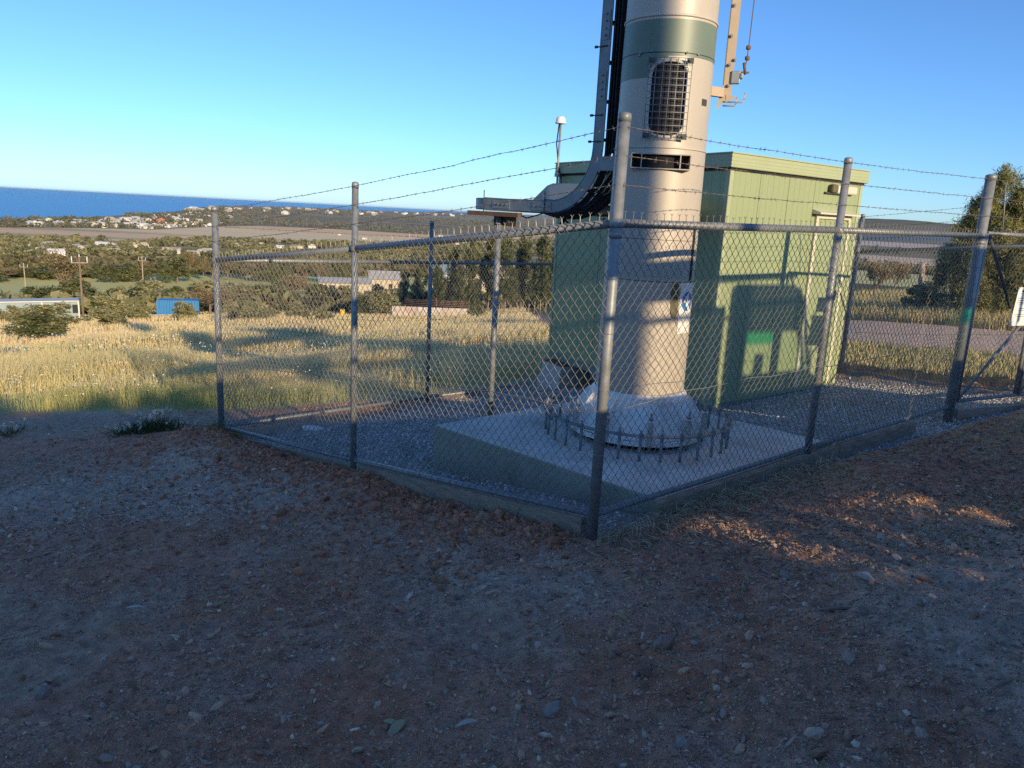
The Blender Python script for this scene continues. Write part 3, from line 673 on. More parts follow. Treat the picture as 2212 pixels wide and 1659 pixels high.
m = MB(); m.tube([cw+gu*2.96+rv*-.015, cw+gu*3.06, cw+gu*3.2+rv*.004, cw+gu*ZT+rv*.02], .0042, 6); m.tube([cw+gu*2.95, cw+gu*3.04-rv*.02], .012, 6); m.tube([cw+gu*2.965-rv*.06, cw+gu*2.965+rv*.03], .008, 6)
for z in (3.075, 3.155): m.lathe(cw+gu*z+rv*.002, [(.004, -.02), (.02, -.012), (.02, .012), (.004, .02)], 10)
m.build('arrest_wire', M['rust'], cr)
for s, l, up_ in ((0.0, .17, .075), (-.03, .11, .07)):
    c = np.array([b0[0], b0[1], 2.735])+gu*s; MB().tube([c, c+rv*l*.9, c+rv*(l-.008)+gu*.01, c+rv*l+gu*.03, c+rv*l+gu*up_], .007, 7).build('wire_hook', M['tan_steel'], cr)
m = MB(); c = np.array([b0[0], b0[1], 2.745]); m.prism([c+rv*.02+gu*-.02, c+rv*.11+gu*.035, c+rv*.02+gu*.045], tv*.006); m.build('gusset', M['tan_steel'], cr)
# ------------------------------------------------------------------ cable ladder
lad = empty('cable_ladder', (.645, 7.04, 1.83), 'grey cable ladder curving down the tower and out level on a round leg', 'cable ladder')
uL = np.array([-.727, .687, 0]); wL = np.array([.687, .727, 0]); V0 = np.array([.645, 7.04, 0.0])
def lpath(w, inner):
    """centre line of a side rail: w metres back from the near rail"""
    P = []; T = []
    o = V0+wL*w
    for z in np.linspace(5.4, 2.36, 12): P.append(o+gu*z)
    for a in np.linspace(8, 90, 14): P.append(o+uL*(.53*(1-math.cos(R(a))))+gu*(2.36-.53*math.sin(R(a))))
    zt = 1.83; Ls = 1.42-(.14 if not inner else .02)-(w*.6)
    rb_ = .30-w*.5 if w < .3 else .10
    P.append(o+uL*(.53+.2)+gu*zt)
    e_ = o+uL*Ls+gu*zt
    P.append(e_)
    for a in np.linspace(12, 90, 8): P.append(e_+uL*rb_*math.sin(R(a))+wL*rb_*(1-math.cos(R(a))))
    P.append(P[-1]+wL*(3.2-w-rb_*.2))
    return np.array(P)
def sweep_rect(P, side, hw_, th, m):
    """strip of half-width hw_ across the path, normal 'side' changes with the path's plan direction"""
    T = np.gradient(P, axis=0); T /= np.linalg.norm(T, axis=1)[:, None]; n = len(P); V = []
    for i in range(n):
        if abs(T[i] @ uL) > .5 or abs(T[i][2]) > .3 or i < 26:
            s = wL*1.0 if abs(T[i] @ wL) < .05 else np.cross(T[i], gu)*-1
        else: s = -np.cross(T[i], gu)
        s = s/np.linalg.norm(s)
        if s @ wL < -.2: s = -s
        b = np.cross(T[i], s); b /= np.linalg.norm(b)
        V += [P[i]-b*hw_-s*th, P[i]+b*hw_-s*th, P[i]+b*hw_+s*th, P[i]-b*hw_+s*th]
    return m.add(V, [(4*i+k, 4*i+(k+1) % 4, 4*i+4+(k+1) % 4, 4*i+4+k) for i in range(n-1) for k in range(4)]+[(0, 1, 2, 3), (4*n-4, 4*n-3, 4*n-2, 4*n-1)])
PN_ = lpath(0, True); PF_ = lpath(.46, False)
for nm, P in (('side_rail', PN_), ('side_rail', PF_)):
    m = MB(); sweep_rect(P, None, .052, .003, m)
    Q = P.copy(); T = np.gradient(Q, axis=0); T /= np.linalg.norm(T, axis=1)[:, None]
    for sg in (-1, 1):
        b = np.array([np.cross(t, wL if abs(t @ wL) < .6 else uL*1.0) for t in T]); b /= np.linalg.norm(b, axis=1)[:, None]
        m.tube(Q+b*sg*.052, .007, 5)
    m.build(nm, M['ladder'], lad)
# rungs across, cables, joint plates
idx = list(np.linspace(5.3, 2.42, 10))
for z in idx: MB().box(V0+wL*.23+gu*z, wL*.225, uL*.022, gu*.012).build('rung', M['dark_steel'], lad)
for a in (20, 45, 70): 
    c = V0+wL*.23+uL*(.53*(1-math.cos(R(a))))+gu*(2.36-.53*math.sin(R(a))); MB().box(c, wL*.225, uL*.015, gu*.012).build('rung', M['dark_steel'], lad)
for s in np.linspace(.6, 1.1, 3): MB().box(V0+wL*.23+uL*s+gu*1.80, wL*.225, uL*.02, gu*.012).build('rung', M['dark_steel'], lad)
rg = random.Random(4)
for i, w in enumerate(np.linspace(.05, .42, 13)):          # feeder cables on the outer side of the ladder
    o = V0+wL*w-uL*(.045+.03*rg.random()); P = [o+gu*z for z in np.linspace(5.4, 2.3, 8)]; rr = .60+.03*rg.random()
    for a in np.linspace(10, 90, 9): P.append(o+uL*(rr*(1-math.cos(R(a))))+gu*(2.36-rr*math.sin(R(a))))
    P.append(o+uL*(.8+.1*w)+gu*1.79); P.append(o+uL*(1.15-w*.7)+wL*.1+gu*1.80); P.append(o+uL*(1.30-w*.8)+wL*.35+gu*1.80); P.append(o+uL*(1.30-w*.8)+wL*3.2+gu*1.80)
    MB().tube(P, .017 if i % 3 else .013, 8).build('feeder_cable', M['black'], lad)
for i, w in enumerate((.08, .17, .25, .33)):              # pale earth wires hanging loose at the bend
    o = V0+wL*w-uL*.12; MB().tube([o+gu*2.35, o+uL*.02+gu*2.15, o+uL*.16+gu*1.98, o+uL*.36+gu*1.90, o+uL*.6+gu*1.85], .0045, 6).build('earth_wire', M['cream'], lad)
for P in (V0+gu*4.1, V0+gu*3.35, V0+gu*2.86, V0+uL*.62+gu*1.83, V0+uL*1.16+gu*1.83):
    v_ = P[2] > 2; dirn = gu if v_ else uL; oth = uL if v_ else gu
    m = MB(); m.box(P-wL*.006, dirn*.12, wL*.003, oth*.040); 
    for s in (-.085, -.03, .03, .085): m.tube([P-wL*.010+dirn*s, P-wL*.022+dirn*s], .009, 6)
    m.build('joint_plate', M['ladder'], lad)
for s in (.58, 1.40):                                 # hook bolts over the tray
    c = V0+uL*s+gu*1.83-wL*.012; m = MB(); m.tube([c-gu*.075, c+gu*.135], .0055, 6); m.tube([c+gu*.06, c+gu*.06+wL*.35], .006, 6); m.build('hook_bolt', M['dark_steel'], lad)
for z in (3.62, 3.18, 2.62, 2.40):                    # brackets between ladder and tower
    c = V0+gu*z; m = MB(); m.box(c-uL*.20+wL*.18, uL*.22, wL*.02, gu*.025); m.tube([c+uL*.085-wL*.004, c-uL*.03-wL*.01], .006, 6); m.tube([c+uL*.075-wL*.012, c+uL*.10-wL*.012], .012, 6); m.build('tower_bracket', M['dark_steel'], lad)
m = MB(); c = V0-uL*.02-wL*.0+gu*2.21; m.box(c-uL*.16-wL*.05, uL*.13, wL*.004, gu*.06); m.build('face_plate', M['ladder'], lad)
MB().box(V0+wL*.23-uL*.14+gu*3.85, wL*.22, uL*.006, gu*1.55).build('shade_panel', M['inside'], lad)  # added near-black panel, shade between ladder and tower put in as colour
MB().box(V0+wL*.445-uL*.05+gu*3.85, wL*.004, uL*.10, gu*1.5).build('shade_backing', M['dark_steel'], lad)  # added dark plate, closes the sky gap with painted inner shade
# floor pan under the level run, leg and saddle
m = MB()
m.prism([V0+uL*.75+gu*1.768, V0+uL*1.40+gu*1.768, V0+uL*1.66+wL*.30+gu*1.768, V0+uL*1.66+wL*3.25+gu*1.768, V0+uL*1.10+wL*3.25+gu*1.768, V0+uL*1.10+wL*.46+gu*1.768, V0+uL*.75+wL*.46+gu*1.768], gu*-.004)
m.build('tray_floor', M['dark_steel'], lad)
c = V0+uL*1.20+gu*1.735
m = MB(); m.box(c+uL*.06, uL*.36, wL*.03, gu*.022); m.box(c+wL*.1-gu*.065, uL*.155, wL*.004, gu*.048); m.build('saddle', M['rust'], lad)
lc = V0+uL*1.24+wL*.06
m = MB(); m.tube([(lc[0], lc[1], -.8), (lc[0], lc[1], 1.735)], .030, 16); m.build('leg', M['galv'], lad)
MB().tube([lc+wL*.04+gu*1.64+uL*.035, lc-wL*.036+gu*1.64+uL*.03, lc-wL*.036+gu*1.64-uL*.03, lc+wL*.04+gu*1.64-uL*.035], .007, 6).build('u_bolt', M['galv'], lad)
for s in (-.11, .11):
    MB().tube([lc+wL*.03+uL*s+gu*1.665, lc+wL*.02+uL*s+gu*1.665], .016, 10).build('saddle_bolt', M['cream'], lad)
m = MB(); m.tube([V0+uL*.75+wL*.2+gu*1.77, V0+uL*.9+wL*.1+gu*1.71, V0+uL*1.05+wL*.1+gu*1.75], .007, 6); m.tube([V0+uL*.55+wL*.3+gu*1.76, V0+uL*.62+wL*.25+gu*1.62], .018, 7)
m.tube([V0+uL*.66+wL*.3+gu*1.77, V0+uL*.5+wL*.3+gu*1.66, V0+uL*.3+wL*.4+gu*1.64, V0+uL*.25+wL*.5+gu*1.75], .008, 6); m.build('hanging_cable', M['black'], lad)
# sheet hood over the run into the shelter
M['hood'] = mat('hood_sheet', (.25, .29, .32), .35, .5, .08, 3)
hb = V0+gu*1.89
def hp(u_, w_, z_): return V0+uL*u_+wL*w_+gu*z_
m = MB(); sec = [(1.74, 1.885), (1.50, 2.07), (1.42, 2.095), (.80, 2.095), (.76, 2.08), (.76, 1.885)]
m.prism([hp(u_, 1.05, z_) for u_, z_ in sec], wL*2.2); m.build('tray_hood', M['hood'], lad)
# ------------------------------------------------------------------ equipment shelter
HN = np.array([2.415, 9.32]); hf = np.array([.794, .606]); hl = np.array([-.47, .883]); LW, LD = 2.90, 3.90; HB, HT = -.465, 2.38
def hp3(f, l, z): return np.array([HN[0]+hf[0]*f+hl[0]*l, HN[1]+hf[1]*f+hl[1]*l, z])
hut = empty('equipment_shelter', (*HN, HB), 'pale green panel clad equipment shelter with a fascia roof and one door', 'shelter')
F3 = np.array([*hf, 0]); L3 = np.array([*hl, 0])
m = MB(); m.box(hp3(LW/2, LD/2, (HB+HT)/2), F3*LW/2, L3*LD/2, gu*(HT-HB)/2); m.build('walls', M['hut'], hut)
# panel ribs: shallow joints on both visible faces
m = MB()
for f in (.59, 1.18, 1.76, 2.35):  m.box(hp3(f, -.0012, (HB+HT)/2), F3*.004, L3*.0012, gu*(HT-HB)/2)
for l in (1.3, 2.6): m.box(hp3(-.0012, l, (HB+HT)/2), F3*.0012, L3*.005, gu*(HT-HB)/2)
m.build('panel_joints', mat('joint_shadow_gap', (.17, .20, .13), .7), hut)
m = MB()
for l in np.arange(.15, LD-.05, .16): m.box(hp3(-.0008, l, (HB+HT)/2), F3*.0008, L3*.006, gu*((HT-HB)/2-.02))
for f in np.arange(.08, LW-.05, .112): m.box(hp3(f, -.0008, (HB+HT)/2), F3*.005, L3*.0008, gu*((HT-HB)/2-.02))
m.build('cladding_ribs', M['hut'], hut)
for f, l in ((0, 0), (LW, 0), (0, LD)):
    m = MB(); m.box(hp3(f+(.03 if f == 0 else -.03), l-(.004 if l == 0 else -.0), (HB+HT)/2)+(L3*-.0 if l == 0 else L3*.004), F3*.034, L3*.004, gu*(HT-HB)/2)
    if f == 0: m.box(hp3(-.004, l+(.03 if l == 0 else -.03), (HB+HT)/2), F3*.004, L3*.034, gu*(HT-HB)/2)
    m.build('corner_trim', M['hut_trim'], hut)
m = MB(); o = .055
m.box(hp3(LW/2, LD/2, HT+.10), F3*(LW/2+o), L3*(LD/2+o), gu*.08, .01)
for z in (.04, .08, .12): m.box(hp3(LW/2, LD/2, HT+.02+z), F3*(LW/2+o+.003), L3*(LD/2+o+.003), gu*.005)
m.build('roof_fascia', M['hut_trim'], hut)
MB().box(hp3(LW/2, LD/2, HT+.185), F3*(LW/2+o+.012), L3*(LD/2+o+.012), gu*.007).build('roof_capping', M['hut_trim'], hut)
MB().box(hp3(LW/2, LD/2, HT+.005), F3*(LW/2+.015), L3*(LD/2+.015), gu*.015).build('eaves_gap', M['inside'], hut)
MB().box(hp3(LW/2, LD/2, HB-.06), F3*(LW/2-.02), L3*(LD/2-.02), gu*.06).build('skid_base', M['hut_base'], hut)
# door with cream frame and weather hood
D0, D1, DZ0, DZ1 = 1.87, 2.65, HB+.06, 1.89
door = MB().box(hp3((D0+D1)/2, -.010, (DZ0+DZ1)/2), F3*((D1-D0)/2-.03), L3*.012, gu*((DZ1-DZ0)/2-.03)).build('door', M['hut'], hut)
m = MB()
for f in (D0, D1): m.box(hp3(f, -.014, (DZ0+DZ1)/2), F3*.028, L3*.020, gu*(DZ1-DZ0)/2)
m.box(hp3((D0+D1)/2, -.014, DZ1+.026), F3*((D1-D0)/2+.028), L3*.020, gu*.026); m.build('door_frame', M['cream'], door)
m = MB(); m.box(hp3(D1-.10, -.03, .86), F3*.018, L3*.008, gu*.07, .004); m.tube([hp3(D1-.10, -.04, .88), hp3(D1-.10, -.075, .88), hp3(D1-.20, -.075, .88)], .009, 7); m.build('door_handle', M['galv'], door)
m = MB(); m.prism([hp3(D0-.10, 0, DZ1+.115), hp3(D0-.10, -.14, DZ1+.075), hp3(D0-.10, -.14, DZ1+.055), hp3(D0-.10, 0, DZ1+.055)], F3*(D1-D0+.2)); m.build('door_hood', M['cream'], hut)
# floodlight / sensor unit above the door
z = HT-.10
m = MB(); m.box(hp3(2.42, -.045, z), F3*.24, L3*.045, gu*.055, .025); m.build('light_housing', M['cream'], hut)
m = MB(); m.box(hp3(2.12, -.045, z+.005), F3*.07, L3*.05, gu*.055, .03); m.build('light_lens', M['olive'], hut)
m = MB(); m.box(hp3(2.17, -.02, z-.055), F3*.2, L3*.02, gu*.012, .004); m.build('light_bracket', M['dark_steel'], hut)
# cable entry on the left wall, conduit, drain pipe
m = MB(); c = hp3(0, 1.75, 1.72); m.box(c-F3*.03, F3*.03, L3*.42, gu*.14, .004); m.build('cable_entry', M['dark_steel'], hut)
m = MB()
for i in range(14):
    for j in range(2): p = hp3(-.065, 1.35+.06*i, 1.50+.05*j); m.tube([p, p-F3*.03], .018, 7)
m.build('cable_glands', M['cream'], hut)
m = MB(); m.tube([hp3(-.02, 1.07, 1.5), hp3(-.02, 1.07, .2), hp3(-.02, 1.07, -.5)], .022, 10); m.build('conduit', M['galv'], hut)
m = MB(); m.tube([hp3(-.012, .97, 1.46), hp3(-.012, .97, -.3)], .016, 8); m.tube([hp3(-.03, 1.2, 1.45), hp3(-.03, 1.05, .9), hp3(-.03, 1.02, .3)], .006, 6); m.build('drop_cable', M['black'], hut)
# rods and GPS antenna on the left end
gp = empty('gps_antenna', tuple(hp3(0, LD, 2.2)), 'white mushroom shaped antenna on a thin mast above the shelter roof', 'antenna')
c = hp3(-.09, LD-.08, 0)
MB().tube([c+gu*1.95, c+gu*3.16], .017, 10).build('mast', M['galv'], gp)
MB().lathe(c+gu*3.15, [(.03, 0), (.085, .004), (.09, .02), (.075, .03), (.075, .075), (.055, .105), (.0, .118)], 24).build('dome', M['dome'], gp)
m = MB(); m.tube([c+gu*3.15-F3*.03, c+gu*2.85-F3*.02+rv*-.03, c+gu*2.5+rv*.01, c+gu*2.30+rv*.06, c+gu*2.0+rv*.08], .011, 7); m.build('antenna_cable', M['black'], gp)
for z in (2.12, 2.38): 
    m = MB(); m.box(c+gu*z+F3*.045, F3*.05, L3*.03, gu*.02); m.box(c+gu*z-F3*.01, F3*.02, L3*.05, gu*.03); m.build('mast_bracket', M['galv'], gp)
# pier blocks under the skid
for (l, f, txt) in ((2.75, -.02, 'pale concrete pier block under the left end of the shelter'), (1.9, 1.3, None)):
    if not txt: continue
    c = hp3(.12, 3.5, 0); e = empty('pier_block', (c[0], c[1], -.8), txt, 'concrete block')
    m = MB(); t0, t1, b0_, b1_ = .29, .36, -1.1, -.61
    Vv = [c+F3*sx*t1*1.1+L3*sy*t1+gu*b0_ for sy in (-1, 1) for sx in (-1, 1)]+[c+F3*sx*t0+L3*sy*t0+gu*b1_ for sy in (-1, 1) for sx in (-1, 1)]
    m.add(Vv, [(0, 1, 3, 2), (4, 5, 7, 6), (0, 1, 5, 4), (1, 3, 7, 5), (3, 2, 6, 7), (2, 0, 4, 6)]); m.build('block', M['block'], e)
    MB().box(c+gu*(b1_+.012), F3*.27, L3*.27, gu*.011).build('packer_plate', M['rust'], e)
# small things by the fence
c = np.array([*(np.array(Fp)+np.array([-.055, .235])), 0]); zc = float(G_IN(c[0], c[1]))
m = MB(); m.lathe((c[0], c[1], zc-.05), [(.075, 0), (.085, .02), (.083, .12), (.088, .13), (.086, .16), (.07, .168)], 20); m.build('footing_cap', M['block'], None, 'short round concrete stub inside the corner post', 'concrete stub')
b = pix(676, 926, -.62); b = np.array([-1.86, 7.25, float(G_IN(-1.86, 7.25))]); b = pix(676, 926, b[2]+.04)
e = empty('plastic_bottle', tuple(b), 'crushed white plastic bottle lying on the grey gravel', 'litter')
bd = np.array([.98, .15, 0]); m = MB(); m.tube([b-bd*.11, b-bd*.09, b-bd*.03+gu*.006, b+bd*.02-gu*.004, b+bd*.06, b+bd*.085], [.022, .038, .033, .038, .034, .016], 12); m.build('body', M['dome'], e)
MB().tube([b+bd*.083, b+bd*.107], .017, 10).build('cap', M['paper'], e)
# ------------------------------------------------------------------ plants
def leaves(P, size, rg, aspect=.45, up_bias=.3):
    """quads with random orientation at the points P"""
    n = len(P); a = rg.normal(size=(n, 3)); a[:, 2] += up_bias; a /= np.linalg.norm(a, axis=1)[:, None]
    b = rg.normal(size=(n, 3)); b -= (b*a).sum(1)[:, None]*a; b /= np.linalg.norm(b, axis=1)[:, None]
    s = size*rg.uniform(.6, 1.4, n)[:, None]; u = a*s; v = b*s*aspect
    V = np.stack([P-u*.5, P+v*.5, P+u*.5, P-v*.5], 1).reshape(-1, 3)
    return V, np.arange(n*4).reshape(-1, 4)
def foliage(clumps, n, size, ca, cb, seed, tuft=.16, per=26, aspect=.45, up_bias=.3, shell=.55):
    """clumps: (centre, radii). Tufts of leaves through each ellipsoid, denser towards its surface"""
    rg = np.random.RandomState(seed); vol = np.array([np.prod(c[1])**.75 for c in clumps]); vol = vol/vol.sum(); PP, CC = [], []
    ca, cb = np.array(ca), np.array(cb)
    for (c, r), f in zip(clumps, vol):
        K = max(3, int(n*f/per)); d = rg.normal(size=(K, 3)); d /= np.linalg.norm(d, axis=1)[:, None]
        rad = shell+(1-shell)*rg.rand(K)**.7; rad *= rg.uniform(.75, 1.12, K)
        T = np.array(c)+d*np.array(r)*rad[:, None]
        tcol = rg.rand(K); ts = tuft*np.mean(r)**.5*rg.uniform(.6, 1.3, K)
        P = T[:, None, :]+rg.normal(size=(K, per, 3))*ts[:, None, None]
        col = ca+(cb-ca)*np.clip(tcol[:, None]+rg.normal(size=(K, per))*.18, 0, 1)[..., None]
        PP.append(P.reshape(-1, 3)); CC.append(col.reshape(-1, 3))
    P = np.vstack(PP); C = np.vstack(CC); V, Fq = leaves(P, size, rg, aspect, up_bias)
    return V, Fq, np.repeat(C, 4, 0)
def limbs(m, base, h, r, clumps, rg, lean=0.0, n=None):
    top = np.array(base)+np.array([lean*h, lean*.4*h, h*.55]); mid = np.array(base)+np.array([lean*.3*h, 0, h*.28])
    m.tube([np.array(base)-[0, 0, .15], mid, top], [r, r*.8, r*.5], 7)
    for c, rr in clumps[:n]:
        c = np.array(c); s = mid+(top-mid)*rg.uniform(.0, .9); k = s*.4+c*.6; k[2] = (s[2]+c[2])/2+.1*h*rg.uniform(-.3, .3)
        m.tube([s, k, c+np.array([0, 0, rr[2]*.3])], [r*.45, r*.3, r*.1], 5)
PROTO = {}
GREEN = {'shrub': ((.17, .18, .08), (.42, .40, .21)), 'dark': ((.07, .09, .04), (.22, .235, .10)), 'gum': ((.15, .14, .07), (.36, .30, .16)), 'pine': ((.045, .06, .024), (.20, .215, .09)), 'brown': ((.19, .16, .08), (.40, .31, .17))}
def proto(kind, var):
    """unit-height plants: crown + trunk meshes, shared by the copies"""
    if (kind, var) in PROTO: return PROTO[(kind, var)]
    rg = np.random.RandomState(hash_(kind)*10+var); rr = random.Random(hash_(kind)*7+var); cl = []
    if kind in ('shrub', 'dark'):
        for i in range(15): 
            a = rr.uniform(0, 6.28); q = rr.uniform(.05, .36); z = rr.uniform(.2, .86)*(1-.55*q)
            s = rr.uniform(.11, .2); cl.append(((q*math.cos(a), q*math.sin(a), z), (s, s, s*.8)))
        n, sz, asp, tf = 5200, .058, .5, .085
    elif kind in ('gum', 'brown'):
        for i in range(11):
            a = rr.uniform(0, 6.28); q = rr.uniform(.05, .34); z = rr.uniform(.52, .92)
            s = rr.uniform(.09, .17); cl.append(((q*math.cos(a), q*math.sin(a), z), (s*1.2, s*1.2, s*.6)))
        n, sz, asp, tf = 4200, .045, .4, .10
    else:
        for i in range(26):
            z = rr.uniform(.22, .97); q = rr.uniform(.05, .27)*(1.15-z*.85); a = rr.uniform(0, 6.28)
            s = rr.uniform(.07, .13)*(1.25-.5*z); cl.append(((q*math.cos(a), q*math.sin(a), z), (s, s, s*.8)))
        n, sz, asp, tf = 6800, .045, .3, .085
    ca, cb = GREEN[kind]; V, Fq, C = foliage(cl, n, sz, ca, cb, var+3, tf, 24, asp)
    cm = np_mesh(kind+'_crown', V, Fq, 4, False, C)
    m = MB(); limbs(m, (0, 0, 0), .95 if kind == 'pine' else .8, {'shrub': .022, 'dark': .025, 'gum': .03, 'brown': .028, 'pine': .022}[kind], cl, rr, rr.uniform(-.06, .06), 9)
    tm = bpy.data.meshes.new(kind+'_trunk'); tm.from_pydata(m.v, [], m.f); tm.update()
    cm.materials.append(M['leaf_grey']); tm.materials.append(M['bark'])
    PROTO[(kind, var)] = (cm, tm); return PROTO[(kind, var)]
def hash_(s): return sum(ord(c)*(i+1) for i, c in enumerate(s)) % 97
def plant(name, kind, var, pos, h, w, label, cat, group=None):
    e = empty(name, tuple(pos), label, cat, group); cm, tm = proto(kind, var)
    rz = (var*1.7+pos[0]*.37) % 6.28
    for nm, me in (('crown', cm), ('trunk', tm)):
        o = bpy.data.objects.new(nm, me); COL.objects.link(o); o.parent = e
    e.scale = (w/.85, w/.85, h); e.rotation_euler = (0, 0, rz); return e
def plant_px(name, kind, var, x, ytop, wpx, label, cat, dist=None, ybase=None, group=None):
    if dist is None: g = pix(x, ybase); g = np.array(g); d = math.hypot(g[0], g[1])
    else:
        r_ = ray(x, 700); a = math.atan2(r_[0], r_[1]); g = np.array([dist*math.sin(a), dist*math.cos(a), 0]); d = dist
    g[2] = float(terrain(g[0], g[1]))-.02*d/20
    r_ = ray(x, ytop); zt = 1.75+r_[2]/math.hypot(r_[0], r_[1])*d
    w = wpx/1662*d*1.03
    return plant(name, kind, var, g, max(zt-g[2], .4), w, label, cat, group)
# bushes in the dry field, each with its own description
for i, (k, x, yt, w, yb, lab) in enumerate([
        ('dark', 86, 671, 105, 737, 'dense dark bush, nearest of the field bushes, in front of the blue shed'),
        ('shrub', 4, 660, 55, 697, 'pale round bush at the left edge of the photo'),
        ('shrub', 38, 657, 48, 703, 'small grey bush between the photo edge bush and the dark bush'),
        ('shrub', 122, 649, 90, 704, 'tall olive bush covering the middle of the blue shed'),
        ('shrub', 226, 656, 74, 713, 'rounded bush right of the shed, standing forward in the field'),
        ('shrub', 248, 626, 84, 693, 'broad pale bush behind the rounded one beside the brown power pole'),
        ('shrub', 299, 654, 48, 693, 'small bush alone in front of the dark hollow left of the container'),
        ('shrub', 396, 648, 56, 691, 'pale bush hiding the middle of the blue container'),
        ('shrub', 500, 648, 44, 693, 'bush seen through the mesh just right of the far left post'),
        ('shrub', 556, 640, 84, 695, 'broad bush seen through the mesh in the left bay'),
        ('shrub', 642, 650, 66, 690, 'grey bush left of the middle left post'),
        ('shrub', 703, 652, 40, 695, 'small dark edged bush nearest the middle left post'),
        ('dark', 1030, 640, 40, 690, 'low green bush at the foot of the pine trees')]):
    plant_px('field_bush', k, i % 4, x, yt, w, lab, 'bush', None, yb, 'bushes dotted over the dry field')
# trees behind the field (each a thing), from left to right
kinds = [('dark', -8, 640, 90, 150), ('shrub', 45, 632, 80, 140), ('dark', 95, 612, 90, 150), ('dark', 150, 597, 110, 140), ('dark', 200, 622, 60, 128), ('shrub', 262, 612, 90, 160), ('shrub', 325, 600, 110, 150), ('dark', 372, 612, 70, 126), ('shrub', 425, 594, 110, 140),
         ('brown', 455, 620, 90, 110), ('shrub', 520, 604, 110, 130), ('dark', 585, 590, 110, 150), ('brown', 640, 592, 90, 130), ('dark', 700, 606, 90, 120), ('shrub', 760, 612, 80, 115), ('dark', 790, 634, 60, 105), ('shrub', 836, 617, 76, 105), ('dark', 815, 606, 60, 140), ('shrub', 880, 604, 70, 125)]
words = ['at the photo edge above the shed', 'above the left half of the shed', 'above the shed beside the gum', 'tallest behind the shed', 'behind the brown power pole', 'right of the brown power pole', 'left of the container', 'in the dark hollow by the container', 'behind the container',
         'leaning brown by the far left post', 'behind the left mesh bay', 'centred in the left mesh bay', 'pale and thin in the left mesh bay', 'just left of the middle left post', 'just right of the middle left post', 'below the cream house', 'right of the cream house foot', 'half hiding the cream house', 'between the cream house and the pines']
for i, (k, x, yt, w, d) in enumerate(kinds):
    plant_px('bushy_tree', k, (i*3) % 5, x, yt, w, ('dark green' if k == 'dark' else 'olive' if k == 'shrub' else 'brownish')+' bushy tree '+words[i], 'tree', d, None, 'bushy trees behind the dry field')
pn = [(870, 588, 60, 120), (905, 566, 70, 118), (942, 556, 60, 110), (975, 532, 80, 112), (1012, 520, 85, 108), (1050, 512, 85, 112), (1086, 511, 85, 106), (1122, 506, 90, 110), (1160, 503, 90, 104), (1198, 506, 90, 110), (1240, 505, 90, 106), (990, 590, 60, 92), (1100, 580, 70, 90), (1165, 585, 70, 90)]
wd = ['leftmost of the dark pines', 'second dark pine right of the cream house', 'thin pine behind the dark back post', 'pine left of the ladder leg', 'pine just behind the ladder leg', 'pine right of the ladder leg', 'pine with its top just under the rail', 'tall pine near the shelter wall', 'tallest pine beside the shelter wall', 'pine partly behind the shelter corner', 'pine almost hidden by the shelter', 'short pine standing forward left of the ladder leg', 'short pine standing forward right of the ladder leg', 'short pine against the shelter wall']
for i, (x, yt, w, d) in enumerate(pn):
    plant_px('pine_tree', 'pine', i % 5, x, yt, w, wd[i]+', dark and bushy', 'tree', d, None, 'pines behind the compound')
# gums and hedgerow trees on the plain
gum = [(150, 541, 90, 300, 'gum', 'lone gum tree with pale forked trunk above the shed')]
rr = random.Random(12)
xs_ = list(np.linspace(-10, 445, 17))
for i, x in enumerate(xs_):
    h = 572 if x < 90 else 565 if x < 300 else 556
    if x > 355: h = 546
    gum.append((x+rr.uniform(-6, 6), h+rr.uniform(-4, 14), rr.uniform(30, 74), 425+rr.uniform(-22, 12), rr.choice(['dark', 'shrub', 'dark', 'gum', 'brown', 'dark']) if x < 330 else rr.choice(['gum', 'brown', 'dark']), None))
for x in np.linspace(465, 760, 13): gum.append((x+rr.uniform(-6, 6), 562+rr.uniform(-6, 10), rr.uniform(36, 56), 430+rr.uniform(-10, 10), rr.choice(['gum', 'dark', 'dark']), None))
for i, (x, yt, w, d, k, lab) in enumerate(gum):
    plant_px('gum_tree', k, i % 5, x, yt, w, lab or 'small far gum tree in the hedgerow across the green fields', 'tree', d, None, None if lab else 'hedgerow trees across the green fields')
# pine beside the gate, close by
def near_pine():
    r_ = ray(2085, 680); g = pix(2108, 690); g = np.array(g); g[2] = float(terrain(g[0], g[1])); d = math.hypot(g[0], g[1])
    e = empty('pine_tree', tuple(g), 'large pine tree with upright needle tufts beyond the gate', 'tree')
    rg = random.Random(21); cl = []; k = d/1662
    for i in range(170):
        z = rg.uniform(.10, 1.0); half = 84*(1.0 if z < .55 else 1.0-(z-.55)*1.25)*(1 if z > .25 else .75); q = half*k*rg.uniform(.05, 1)**.55; a = rg.uniform(0, 6.28)
        s = rg.uniform(.16, .30)*(1.15-.35*z); cl.append(((g[0]+.15+q*math.cos(a), g[1]+q*math.sin(a)*.9, g[2]+z*250*k*(1-.10*math.sin(a*3)*(z > .6))), (s*.85, s*.85, s*1.25)))
    ca, cb = (.07, .09, .035), (.40, .38, .14)
    V, Fq, C = foliage(cl, 105000, .12, ca, cb, 5, .17, 30, .13, .9, .35)
    link('crown', np_mesh('crown', V-g, Fq, 4, False, C), M['leaf_grey'], e)
    m = MB(); limbs(m, g, 4.2, .11, cl, rg, .03, 40); m.build('trunk', M['bark'], e)
near_pine()
